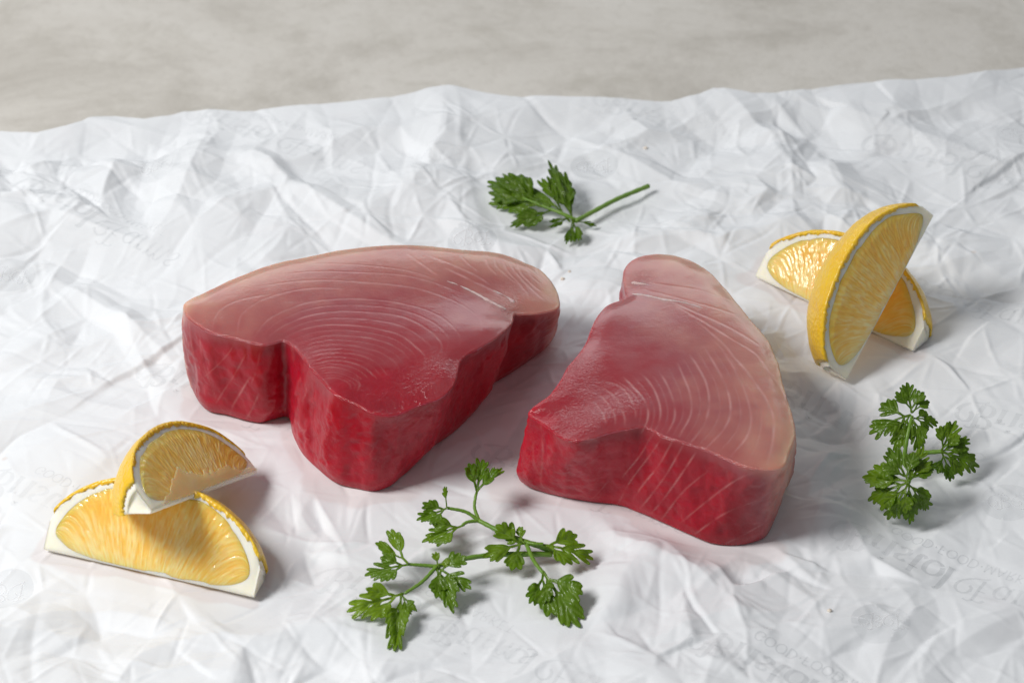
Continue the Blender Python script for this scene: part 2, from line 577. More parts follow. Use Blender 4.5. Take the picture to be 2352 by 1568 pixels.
# creases that run across the sheet: (points, height, width)
CREASES = [
    ([(487, 250), (470, 330), (410, 470), (345, 560)], .0030, .010), ([(400, 270), (330, 400), (300, 500)], -.0022, .010),
    ([(560, 365), (610, 385), (660, 430)], .0026, .006), ([(665, 430), (760, 490), (880, 555), (980, 585)], .0020, .005),
    ([(640, 455), (600, 510), (575, 560)], -.0016, .006), ([(120, 630), (200, 680), (310, 760), (420, 850)], .0022, .006),
    ([(210, 560), (160, 640), (90, 690)], -.0014, .006), ([(300, 780), (340, 850), (380, 900)], .0014, .004),
    ([(1020, 200), (1010, 330), (960, 430), (880, 520)], .0018, .010), ([(1640, 200), (1720, 270), (1790, 330)], .0035, .009),
    ([(1500, 230), (1620, 300), (1760, 330), (1900, 340)], -.0022, .009), ([(1300, 300), (1420, 350), (1560, 420), (1720, 470)], .0022, .008),
    ([(1850, 190), (1890, 260), (1960, 350)], -.0020, .010), ([(1880, 340), (1930, 420), (1950, 520)], .0018, .008),
    ([(2080, 180), (2050, 260), (2130, 330), (2230, 380)], .0016, .010), ([(0, 470), (90, 470), (160, 480)], .0022, .005),
    ([(0, 390), (25, 430), (30, 470)], -.0020, .006), ([(1840, 1170), (1960, 1180), (2060, 1220)], .0018, .004),
    ([(1790, 1150), (1900, 1060), (1960, 960)], .0012, .005), ([(1600, 1330), (1700, 1290), (1800, 1330), (1890, 1400)], .0012, .005),
    ([(2050, 1330), (2100, 1400), (2040, 1480), (2020, 1560)], .0016, .007), ([(2352, 1400), (2250, 1450), (2170, 1500), (2110, 1568)], .0014, .007),
    ([(0, 1450), (120, 1400), (260, 1390), (420, 1430)], .0018, .006), ([(260, 1568), (330, 1490), (460, 1460), (620, 1470)], .0018, .006),
    ([(0, 1510), (90, 1480), (200, 1500), (260, 1560)], -.0014, .006), ([(520, 1568), (560, 1490), (650, 1440), (760, 1430)], .0012, .006),
    ([(1340, 1480), (1500, 1470), (1650, 1420), (1790, 1410)], .0012, .006), ([(700, 1080), (690, 1170), (750, 1240)], .0010, .004),
    ([(1380, 1180), (1420, 1240), (1530, 1290)], .0012, .004), ([(1990, 620), (2080, 640), (2200, 600), (2352, 560)], .0010, .006),
    ([(2100, 690), (2170, 720), (2200, 690)], .0016, .004), ([(1560, 520), (1640, 560), (1700, 540), (1760, 560)], .0010, .004),
    ([(60, 860), (150, 900), (260, 930), (350, 960)], .0009, .006), ([(600, 1010), (640, 1060), (650, 1140)], .0009, .004)]
for pts, hgt, wid in CREASES:
    w3 = catmull([at(u, v)[:2] for u, v in pts], 24)
    d = np.full(XX.shape, 9.0)
    tt = np.zeros(XX.shape)
    lo, hi = w3.min(0) - wid * 5, w3.max(0) + wid * 5
    sx = slice(max(0, int((lo[0] - PX0) / RES)), max(1, min(GX, int((hi[0] - PX0) / RES))))
    sy = slice(max(0, int((lo[1] - PY0) / RES)), max(1, min(GY, int((hi[1] - PY0) / RES))))
    P = np.stack([XX[sy, sx].ravel(), YY[sy, sx].ravel()], 1)
    if not len(P):
        continue
    best = np.full(len(P), 9.0)
    par = np.zeros(len(P))
    for k in range(len(w3) - 1):
        dd, t = seg_dist(P, w3[k], w3[k + 1])
        m_ = dd < best
        best[m_] = dd[m_]
        par[m_] = (k + t[m_]) / (len(w3) - 1)
    prof = np.clip(1 - best / wid, 0, 1) * np.sin(np.pi * np.clip(par, 0.04, 0.96)) ** 0.5
    HF[sy, sx] += (hgt * prof).reshape(HF[sy, sx].shape)


def in_poly(P, poly):
    x, y = P[:, 0], P[:, 1]
    ins = np.zeros(len(P), bool)
    j = len(poly) - 1
    for i in range(len(poly)):
        xi, yi, xj, yj = poly[i][0], poly[i][1], poly[j][0], poly[j][1]
        ins ^= ((yi > y) != (yj > y)) & (x < (xj - xi) * (y - yi) / (yj - yi + 1e-15) + xi)
        j = i
    return ins


def press(poly, reach, keep):
    """the sheet lies flat under and close to a weight"""
    global HF
    P = np.stack([XX.ravel(), YY.ravel()], 1)
    poly = np.asarray(poly)
    lo, hi = poly.min(0) - reach, poly.max(0) + reach
    m_ = np.all((P > lo) & (P < hi), axis=1)
    Q = P[m_]
    d = np.full(len(Q), 9.0)
    for k in range(len(poly)):
        d = np.minimum(d, seg_dist(Q, poly[k], poly[(k + 1) % len(poly)])[0])
    d[in_poly(Q, poly)] = 0
    w = keep + (1 - keep) * smooth(0, reach, d)
    flatH = HF.ravel()
    v = flatH[m_]
    flatH[m_] = np.where(d < reach, v * w - 0.0006 * (1 - smooth(0, reach * .6, d)), v)
    HF = flatH.reshape(HF.shape)


press(RING1[1][::16, :2], 0.016, 0.06)
press(RING2[1][::16, :2], 0.016, 0.06)
W1P = [at(98, 1270)[:2], at(580, 1382)[:2], at(600, 1270)[:2], at(330, 1120)[:2], at(130, 1200)[:2]]
W3P = [at(1730, 640)[:2], at(2095, 815)[:2], at(2140, 740)[:2], at(1950, 600)[:2], at(1800, 590)[:2]]
press(W1P, 0.02, 0.06)
press(W3P, 0.02, 0.06)
press([at(1900, 830)[:2], at(1990, 830)[:2], at(1980, 880)[:2], at(1920, 880)[:2]], 0.012, 0.1)
press([at(540, 1060)[:2], at(620, 1060)[:2], at(640, 1130)[:2], at(560, 1130)[:2]], 0.012, 0.1)
press([at(800, 1230)[:2], at(960, 1060)[:2], at(1160, 1060)[:2], at(1360, 1230)[:2], at(1340, 1440)[:2], at(1100, 1460)[:2], at(900, 1490)[:2]], 0.012, 0.35)
press([at(1100, 400)[:2], at(1280, 440)[:2], at(1500, 440)[:2], at(1360, 560)[:2], at(1160, 540)[:2]], 0.012, 0.35)
press([at(1960, 1060)[:2], at(2080, 960)[:2], at(2260, 1040)[:2], at(2150, 1200)[:2], at(2000, 1200)[:2]], 0.012, 0.35)
HF += sample(facet_level(0.0135, 12, .55, .0010), XX + wx * .6, YY + wy * .6) * 0.00085 * np.clip(.75 + .5 * vnoise(flat, 18, 77), .2, 1.2).reshape(GY, GX)
HF = np.clip(HF, -0.0080, 0.02)


def paper_z(x, y):
    return sample(HF, x, y)


EDGE = [(-260, 330), (-60, 300), (0, 291), (85, 295), (150, 283), (215, 257), (262, 252), (330, 259), (385, 250), (420, 241), (560, 240), (700, 231), (860, 220),
        (930, 212), (985, 202), (1030, 197), (1080, 202), (1176, 213), (1300, 215), (1390, 214), (1540, 214), (1600, 205), (1640, 195), (1690, 199),
        (1730, 203), (1800, 197), (1850, 193), (1990, 179), (2090, 176), (2190, 167), (2270, 155), (2352, 135), (2500, 110), (2700, 80)]
ew = np.array([at(u, v, 0.004) for u, v in EDGE])
NXp, NYp = 1060, 780
xs = np.linspace(-0.25, 0.25, NXp)
ye = np.interp(xs, ew[:, 0], ew[:, 1])
tt = np.linspace(0, 1, NYp)
Xp = np.repeat(xs[None], NYp, 0)
Yp = -0.21 + (ye[None] + 0.21) * tt[:, None]
Zp = paper_z(Xp, Yp)
back = smooth(0.93, 1.0, tt)[:, None]
Zp = Zp * (1 - back * 0.5) + back * 0.0020
Vp = np.stack([Xp.ravel(), Yp.ravel(), Zp.ravel()], 1)
damp_shade = np.zeros(len(Vp))  # damp edge round steaks and lemons; steak shade and pink bounce painted in
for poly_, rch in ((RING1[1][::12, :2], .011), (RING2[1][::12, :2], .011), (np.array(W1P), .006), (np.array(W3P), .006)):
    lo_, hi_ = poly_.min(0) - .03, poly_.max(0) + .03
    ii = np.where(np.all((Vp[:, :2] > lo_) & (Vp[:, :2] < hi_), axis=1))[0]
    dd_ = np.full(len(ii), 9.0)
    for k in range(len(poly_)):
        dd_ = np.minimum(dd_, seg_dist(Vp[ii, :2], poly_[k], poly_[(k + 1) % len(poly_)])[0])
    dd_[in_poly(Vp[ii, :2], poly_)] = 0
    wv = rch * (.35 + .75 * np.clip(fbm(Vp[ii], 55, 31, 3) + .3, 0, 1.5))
    damp_shade[ii] = np.maximum(damp_shade[ii], 1 - smooth(.6, 1.0, dd_ / wv))
ii_ = (np.arange(NYp - 1)[:, None] * NXp + np.arange(NXp - 1)[None]).ravel()
loops = np.stack([ii_, ii_ + 1, ii_ + NXp + 1, ii_ + NXp], 1).astype(np.int32)
pm = bpy.data.meshes.new('wrapping_paper')
pm.vertices.add(len(Vp))
pm.vertices.foreach_set('co', Vp.astype(np.float32).ravel())
pm.loops.add(loops.size)
pm.loops.foreach_set('vertex_index', loops.ravel())
pm.polygons.add(len(loops))
pm.polygons.foreach_set('loop_start', np.arange(0, loops.size, 4, dtype=np.int32))
pm.polygons.foreach_set('use_smooth', np.ones(len(loops), bool))
da_ = pm.attributes.new('damp_shade', 'FLOAT', 'POINT')
da_.data.foreach_set('value', damp_shade.astype(np.float32))
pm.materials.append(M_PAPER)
pm.update(calc_edges=True)
pm.validate()
paper = bpy.data.objects.new('wrapping_paper', pm)
COL.objects.link(paper)
paper['label'] = 'large sheet of crumpled white printed butcher paper spread under the food'
paper['category'] = 'paper'


def on_paper(xy):
    """height of the sheet itself, between the points of its own mesh"""
    q = np.asarray(xy, float)
    e = np.interp(q[:, 0], xs, ye)
    fi = np.clip((q[:, 1] + 0.21) / (e + 0.21) * (NYp - 1), 0, NYp - 1.001)
    fj = np.clip((q[:, 0] - xs[0]) / (xs[1] - xs[0]), 0, NXp - 1.001)
    a_, b_ = fi.astype(int), fj.astype(int)
    u_, v_ = fi - a_, fj - b_
    return (Zp[a_, b_] * (1 - u_) * (1 - v_) + Zp[a_, b_ + 1] * (1 - u_) * v_ + Zp[a_ + 1, b_] * u_ * (1 - v_) + Zp[a_ + 1, b_ + 1] * u_ * v_)


def paper_surface(x, y):
    e = np.interp(x, xs, ye)
    t = (y + 0.21) / (e + 0.21)
    b = smooth(0.93, 1.0, t)
    return paper_z(x, y) * (1 - b * 0.5) + b * 0.0020


# ------------------------------------------------------------------ print on the paper (seen upside down, through the sheet)
G = {
    'B': (1.12, [[(.36, .42), (.46, .52), (.47, .72), (.34, .86), (.14, .80), (.02, .56), (.08, .28), (.34, .06), (.62, -.04), (.74, -.12)],
                 [(.44, 1.06), (.58, 1.1), (.66, .98), (.63, .5), (.64, .02)],
                 [(.76, .84), (.84, .96), (1.02, .92), (1.08, .74), (.94, .56), (.70, .50)],
                 [(.70, .50), (.94, .42), (1.0, .2), (.86, .02), (.64, .0)]]),
    'F': (1.0, [[(.36, .42), (.46, .52), (.47, .72), (.34, .86), (.14, .80), (.02, .56), (.08, .28), (.34, .06), (.62, -.04), (.74, -.12)],
                [(.44, 1.06), (.58, 1.1), (.68, .98), (.66, .5), (.64, .02)], [(.66, 1.0), (.9, 1.02), (.98, .9)], [(.66, .55), (.86, .56)]]),
    'r': (.42, [[(.08, .58), (.14, .56), (.14, .02)], [(.04, 0), (.24, 0)], [(.14, .42), (.24, .58), (.36, .54)]]),
    'i': (.30, [[(.04, .58), (.14, .58), (.14, .02)], [(.04, 0), (.24, 0)], [(.12, .84), (.14, .88), (.16, .84)]]),
    's': (.46, [[(.38, .50), (.26, .60), (.10, .52), (.12, .38), (.34, .24), (.36, .08), (.2, -.02), (.06, .08)]]),
    't': (.40, [[(.18, .86), (.16, .4), (.18, .1), (.28, .0), (.36, .08)], [(.04, .58), (.34, .58)]]),
    'o': (.56, [[(.28, .6), (.1, .52), (.04, .3), (.1, .08), (.28, 0), (.46, .08), (.52, .3), (.46, .52), (.28, .6)]]),
    'l': (.30, [[(.04, .98), (.14, .98), (.14, .02)], [(.04, 0), (.24, 0)]]),
    'a': (.54, [[(.42, .5), (.26, .6), (.1, .5), (.06, .26), (.14, .04), (.3, .02), (.42, .16)], [(.42, .6), (.42, .1), (.5, .0)]]),
    'm': (.78, [[(.06, .58), (.12, .56), (.12, .0)], [(.12, .42), (.24, .6), (.36, .52), (.38, .0)], [(.38, .42), (.5, .6), (.62, .52), (.64, .0)]]),
    'G': (.9, [[(.74, .74), (.5, .94), (.2, .82), (.08, .48), (.2, .12), (.5, .0), (.74, .14), (.76, .42), (.54, .42)]]),
    'O': (.95, [[(.45, .95), (.16, .8), (.06, .48), (.16, .14), (.45, .0), (.74, .14), (.84, .48), (.74, .8), (.45, .95)]]),
    'D': (.9, [[(.12, .95), (.12, .02)], [(.1, .95), (.5, .92), (.76, .6), (.7, .2), (.4, .0), (.1, .0)]]),
    'N': (.9, [[(.1, 0), (.1, .95)], [(.1, .95), (.7, 0)], [(.7, 0), (.7, .95)]]),
    'E': (.7, [[(.12, .95), (.12, .0)], [(.12, .95), (.56, .95)], [(.12, .5), (.46, .5)], [(.12, 0), (.56, 0)]]),
    'M': (1.0, [[(.1, 0), (.16, .95)], [(.16, .95), (.46, .1)], [(.46, .1), (.76, .95)], [(.76, .95), (.84, 0)]]),
    'A': (.9, [[(.04, 0), (.4, .95)], [(.4, .95), (.76, 0)], [(.2, .34), (.6, .34)]]),
    'R': (.8, [[(.12, .0), (.12, .95)], [(.12, .95), (.5, .9), (.54, .6), (.3, .48), (.12, .48)], [(.3, .48), (.62, 0)]]),
    'K': (.8, [[(.12, .0), (.12, .95)], [(.62, .95), (.14, .42)], [(.26, .54), (.66, 0)]]),
    'T': (.75, [[(.36, .0), (.36, .95)], [(.04, .95), (.68, .95)]]),
    '.': (.5, [[(.2, .46), (.25, .5), (.3, .46)]]),
    'f': (.7, [[(.12, .95), (.12, .0)], [(.12, .95), (.56, .95)], [(.12, .5), (.46, .5)]]),
    ' ': (.5, [])}


class Ribbon:
    def __init__(s):
        s.v, s.f, s.k = [], [], 0

    def stroke(s, pts, wfun, lift):
        """pts: Nx2 on the sheet"""
        P = np.asarray(pts)
        T = np.gradient(P, axis=0)
        T /= np.linalg.norm(T, axis=1)[:, None] + 1e-12
        Nn = np.stack([-T[:, 1], T[:, 0]], 1)
        w = wfun(T)[:, None] * 0.5
        o = len(s.v)
        s.k += 1
        for q in (P + Nn * w, P, P - Nn * w):
            z = on_paper(q) + lift + s.k * 1e-6
            s.v += np.column_stack([q, z]).tolist()
        n = len(P)
        for r in range(2):
            for j in range(n - 1):
                s.f.append((o + r * n + j, o + r * n + j + 1, o + (r + 1) * n + j + 1, o + (r + 1) * n + j))


def write(rb, text, org, e1, e2, size, thick, thin, lift=3e-5, arch=0.0, track=1.0):
    x = 0.0
    org, e1, e2 = np.asarray(org), np.asarray(e1), np.asarray(e2)
    for ch in text:
        w, strokes = G[ch]
        for st in strokes:
            q = catmull(np.array(st), 16 if len(st) > 2 else 8)
            q = (q + [x, 0]) * size
            p = org + q[:, :1] * e1 + (q[:, 1:] + arch * (q[:, :1] ** 2)) * e2
            ink = lambda T, a=thick, b=thin: (b + (a - b) * np.abs(T @ e2) ** 1.5) * size
            if ch == '.' or (ch == 'i' and st[0][1] > .8):
                ink = lambda T, a=thick: np.full(len(T), a * 1.3 * size)
            rb.stroke(p, ink, lift)
        x += w * track


def frame(u, v, deg):
    a = math.radians(deg)
    e1 = np.array([math.cos(a), -math.sin(a)])
    return at(u, v)[:2], e1, np.array([e1[1], -e1[0]])


# (u, v) of the big initial's corner, turn of the line, size, which words show
LOGOS = [(1930, 1195, 33, 1.0, 'full'), (2000, 300, 32, 1.0, 'full'), (1610, 1448, 33, 1.0, 'full'), (985, 1405, 30, .95, 'name'), (-25, 1065, 33, 1.0, 'full'),
         (745, 1280, 33, 1.0, 'full'), (1113, 1003, 33, 1.0, 'name'), (1008, 355, 30, 1.0, 'name'), (455, 248, 32, 1.0, 'full'), (60, 420, 38, 1.0, 'full'),
         (1385, 222, 30, 1.0, 'full'), (2215, 915, 30, 1.0, 'name'), (1775, 862, 33, 1.0, 'name'), (345, 820, 33, 1.0, 'name'), (1985, 590, 33, 1.0, 'name')]
for (u, v, deg, s_, kind) in LOGOS:
    o, e1, e2 = frame(u, v, deg)
    sz = 0.0105 * s_
    rb = Ribbon()
    o2 = o - e2 * 0 + e2 * 0.0
    write(rb, 'Bristol', o, e1, e2, sz, .155, .055)
    write(rb, 'Farms', o + e1 * sz * 3.75, e1, e2, sz, .10, .045)
    if kind == 'full':
        write(rb, 'GOOD.fOOD.MARKET', o + e1 * sz * 1.35 - e2 * sz * 0.62, e1, e2, sz * 0.34, .15, .10)
    mesh_obj('printed_lettering', rb.v, rb.f, M_INK2 if (u, v) in ((1930, 1195), (1610, 1448), (2215, 915)) else M_INK, paper, smooth_shade=True)

ROUND = [(365, 393), (22, 625), (1365, 372), (2342, 305), (2318, 1153), (2022, 1434), (8, 1338), (1085, 556)]
for (u, v) in ROUND:
    c = at(u, v)[:2]
    rr = np.linspace(0, 0.0082, 15)
    an = np.linspace(0, 2 * math.pi, 40, endpoint=False)
    vv = [[c[0], c[1], 0]]
    for r_ in rr[1:]:
        for a in an:
            vv.append([c[0] + r_ * math.cos(a), c[1] + r_ * math.sin(a), 0])
    vv = np.array(vv)
    vv[:, 2] = on_paper(vv[:, :2]) + 3e-5
    ff = [(0, 1 + j, 1 + (j + 1) % 40) for j in range(40)] + grid_faces(14, 40, True, 1, True)
    d_ = mesh_obj('printed_roundel', vv, ff, M_DISC, paper)
    rb = Ribbon()
    e1, e2 = np.array([math.cos(-.12), math.sin(-.12)]), np.array([math.sin(-.12), -math.cos(-.12)])
    o = c - e1 * 0.0062 - e2 * 0.0030
    write(rb, 'BF', o, e1, e2, 0.0060, .09, .045, lift=9e-5)
    mesh_obj('roundel_initials', rb.v, rb.f, M_KNOCK, d_)

# ------------------------------------------------------------------ tuna steaks
def build_steak(rows, ring, n, label, skin_uv, traces, band, seed, rough_uv, sk, fatk):
    T, B = ring
    rr = 0.0006
    # outward normals in plan, smoothed
    t2 = np.roll(T[:, :2], -3, 0) - np.roll(T[:, :2], 3, 0)
    t2 /= np.linalg.norm(t2, axis=1)[:, None] + 1e-12
    area = 0.5 * np.sum(T[:, 0] * np.roll(T[:, 1], -1) - np.roll(T[:, 0], -1) * T[:, 1])
    out = np.stack([t2[:, 1], -t2[:, 0]], 1) * (1 if area > 0 else -1)
    for _ in range(3):
        out = (np.roll(out, 1, 0) + out * 2 + np.roll(out, -1, 0)) / 4
    out /= np.linalg.norm(out, axis=1)[:, None]
    o3 = np.column_stack([out, np.zeros(n)])
    rows_v, sides = [], []
    rows_v.append(B - o3 * 0.0012 + [0, 0, -0.0004])
    NS = 62
    TL = T - np.array([0, 0, rr])
    for k in range(NS):
        s = k / (NS - 1)
        p = B * (1 - s) + TL * s
        p = p + o3 * (0.0003 * math.sin(math.pi * min(1, s * 1.02)) - 0.0006 * max(0, 1 - s * 10))
        p[:, 2] += 0.0002
        rows_v.append(p)
    for k in range(1, 8):
        a = k / 7 * math.pi / 2
        rows_v.append(T - o3 * rr * (1 - math.cos(a)) - np.array([0, 0, rr * (1 - math.sin(a))]))
    V = np.vstack(rows_v)
    nrows = len(rows_v)
    # relief of the sides: upright folds and small lumps
    sidew = np.repeat(np.r_[0, np.clip(np.linspace(0, 1, NS) * 6, 0, 1) * np.clip((1 - np.linspace(0, 1, NS)) * 5 + .15, 0, 1), np.full(7, .15)], n)
    O = np.tile(o3, (nrows, 1))
    q = V * np.array([1, 1, 0.45])
    dsp = fbm(q, 110, seed, 3) * 0.0010 + fbm(V, 420, seed + 5, 2) * 0.00026
    V = V + O * (dsp * sidew)[:, None]
    last = V[(nrows - 1) * n:]
    # top face
    poly = last[:, :2]
    step = 0.00044
    lo, hi = poly.min(0), poly.max(0)
    gxx, gyy = np.meshgrid(np.arange(lo[0], hi[0], step), np.arange(lo[1], hi[1], step * .866))
    gxx = gxx + (np.arange(gxx.shape[0]) % 2)[:, None] * step * .5
    P = np.stack([gxx.ravel(), gyy.ravel()], 1) + rng.uniform(-.12, .12, (gxx.size, 2)) * step
    P = P[in_poly(P, poly)]
    dmin = np.full(len(P), 9.0)
    wz = np.zeros(len(P))
    ww = np.zeros(len(P))
    acc = np.zeros(len(P))
    dsl = np.linalg.norm(np.roll(poly, -1, 0) - poly, axis=1)
    for k in range(n):
        d2 = (P[:, 0] - poly[k, 0]) ** 2 + (P[:, 1] - poly[k, 1]) ** 2
        dmin = np.minimum(dmin, d2)
        acc += dsl[k] / (d2 + 1e-9)
        w = 1 / (d2 + 4e-7) ** 1.6
        wz += w * last[k, 2]
        ww += w
    dmin = np.sqrt(dmin)
    ok = dmin > step * 0.62
    P, dmin, zi = P[ok], dmin[ok], (wz / ww)[ok]
    dsm = math.pi / acc[ok]
    P3 = np.column_stack([P, np.zeros(len(P))])
    edge = smooth(0, 0.012, dmin)
    zi = zi + (1 - np.exp(-dsm / 0.010)) * 0.0024 + smooth(0, 0.004, dsm) * 0.0003 + smooth(0, .003, dmin) * (fbm(P3, 70, seed + 3, 2) * 0.00007) + smooth(0, .001, dmin) * fbm(P3, 300, seed + 4, 2) * 0.00002
    top = np.column_stack([P, zi])
    pts2 = [Vector(p) for p in poly] + [Vector(p) for p in P]
    edges = [(i, (i + 1) % n) for i in range(n)]
    rv, re, rf, ov, oe, of = geometry.delaunay_2d_cdt(pts2, edges, [], 1, 1e-9)
    base = (nrows - 1) * n
    ids = []
    extra = []
    for i, p in enumerate(rv):
        if ov[i]:
            k = ov[i][0]
            ids.append(base + k if k < n else nrows * n + (k - n))
        else:
            extra.append(p)
            ids.append(nrows * n + len(P) + len(extra) - 1)
    V = np.vstack([V, top] + ([np.array([[p[0], p[1], Z1] for p in extra])] if extra else []))
    F = grid_faces(nrows, n, True, 0, area < 0)
    tops = [tuple(ids[k] for k in f) for f in rf]
    a0 = tops[len(tops) // 2]
    nz = np.cross(V[a0[1]] - V[a0[0]], V[a0[2]] - V[a0[0]])[2]
    if nz < 0:
        tops = [t[::-1] for t in tops]
    F += tops
    F.append(tuple(range(n))[::-1] if area > 0 else tuple(range(n)))
    # attributes
    bvh = BVHTree.FromPolygons([Vector(v) for v in V], F)

    def hit(u, v):
        h = bvh.ray_cast(Vector(CAM), Vector(ray(u, v)))
        return None if h[0] is None else np.array(h[0])

    fat = np.zeros(len(V))
    sink = np.zeros(len(V))
    wob = 0.45 + 0.55 * np.clip(vnoise(V, 260, seed + 8) * 1.2 + .25, -1, 1)
    for pts, wmm, strength in traces:
        line = [hit(u, v) for u, v in catmull(np.array(pts, float), max(10, len(pts) * 7))]
        line = [p for p in line if p is not None]
        if len(line) < 3:
            continue
        line = np.array(line)
        lo, hi = line.min(0) - 0.003, line.max(0) + 0.003
        idx = np.where(np.all((V > lo) & (V < hi), axis=1))[0]
        best = np.full(len(idx), 9.0)
        par = np.zeros(len(idx))
        for k in range(len(line) - 1):
            if np.linalg.norm(line[k + 1] - line[k]) > 0.012:
                continue
            d, t = seg_dist(V[idx], line[k], line[k + 1])
            m_ = d < best
            best[m_] = d[m_]
            par[m_] = (k + t[m_]) / (len(line) - 1)
        endf = smooth(0, .12, par) * smooth(0, .12, 1 - par) * .7 + .3
        g = np.exp(-(best / (wmm * 0.00082 * np.where(idx < (nrows - 3) * n, .68, 1))) ** 2) * endf * fatk
        fat[idx] = np.maximum(fat[idx], g * strength * np.clip(wob[idx], .12, 1) * np.where(idx < (nrows - 3) * n, .72, 1))
        sink[idx] = np.maximum(sink[idx], g)
    skin = np.array([at(u, v, z) for u, v, z in skin_uv])[:, :2]
    skin = catmull(skin, 60)
    ds = np.full(len(V), 9.0)
    for k in range(len(skin) - 1):
        ds = np.minimum(ds, seg_dist(V[:, :2], skin[k], skin[k + 1])[0])
    ds = np.maximum(0, ds + 0.0035 * fbm(V, 60, seed + 51, 2) * smooth(0, .01, ds))
    is_top = np.zeros(len(V))
    is_top[base:] = 1
    for k_ in range(nrows - 22, nrows - 1):
        is_top[k_ * n:(k_ + 1) * n] = smooth(0, 1, (k_ - nrows + 22) / 21.0)
    topp = np.interp(ds, [0, .002, .006, .014, .026, .045, .07, .1], [.92, .84, .74, .63, .53, .36, .16, .03])
    sidep = np.interp(ds / sk, [0, .0015, .004, .010, .02], [.80, .66, .40, .14, .02])
    pale = topp * is_top + sidep * (1 - is_top)
    pale = pale + 0.05 * fbm(V, 180, seed + 21, 2)
    rough = np.zeros(len(V)) + 0.06 + 0.14 * (1 - is_top)
    rim = np.exp(-((np.arange(len(V)) // n - (nrows - 5)) / 5.0) ** 2) * (np.arange(len(V)) < nrows * n)
    rough = np.maximum(rough, .5 * rim)
    for (u, v, rad, amt) in rough_uv:
        p = hit(u, v)
        if p is not None:
            rough = np.maximum(rough, .5 * amt * np.exp(-(np.linalg.norm(V - p, axis=1) / rad) ** 2))
    # torn, wet fibres where the cut frays, shallow seams along the fat
    V[:, 2] += is_top * (np.clip(rough - .2, 0, 1) * (fbm(V, 300, seed + 31, 2) * 0.00035) - sink * 0.00012)
    c = V.mean(0)
    root = thing('tuna_steak', (c[0], c[1], 0), label, 'tuna steak', 'raw tuna steaks on the paper')
    mesh_obj('flesh', V, F, M_TUNA, root, attrs={'fat': fat, 'pale': np.clip(pale, 0, 1), 'rough': np.clip(rough, 0, 1), 'top': is_top})
    for pts, w0, w1 in band:
        line = [hit(u, v) for u, v in catmull(np.array(pts, float), 40)]
        line = np.array([p for p in line if p is not None])
        nl = len(line)
        tang = np.gradient(line, axis=0)
        tang /= np.linalg.norm(tang, axis=1)[:, None] + 1e-12
        side = np.cross(tang, [0, 0, 1.0])
        side /= np.linalg.norm(side, axis=1)[:, None] + 1e-12
        w = np.linspace(w0, w1, nl) * 0.001 * (0.75 + 0.5 * vnoise(line, 500, seed) * .8) * np.clip(np.minimum(np.arange(nl), np.arange(nl)[::-1]) / 4, .12, 1)
        mv = []
        for j in range(nl):
            for a in np.linspace(0, math.pi, 7):
                wob_ = 1 + .25 * math.sin(j * 1.7 + a * 3)
                mv.append(line[j] + side[j] * math.cos(a) * w[j] * .5 * wob_ + np.array([0, 0, 1]) * (math.sin(a) * w[j] * .22 * wob_ - 0.0001))
        mesh_obj('membrane', mv, grid_faces(nl, 7), M_MEM, root)
    return root


def zA(pts):
    return [(390.5 + x * .3955, 528.3 + y * .3955) for x, y in pts]


def zB(pts):
    return [(1148.4 + x * .4686, 551.2 + y * .4686) for x, y in pts]


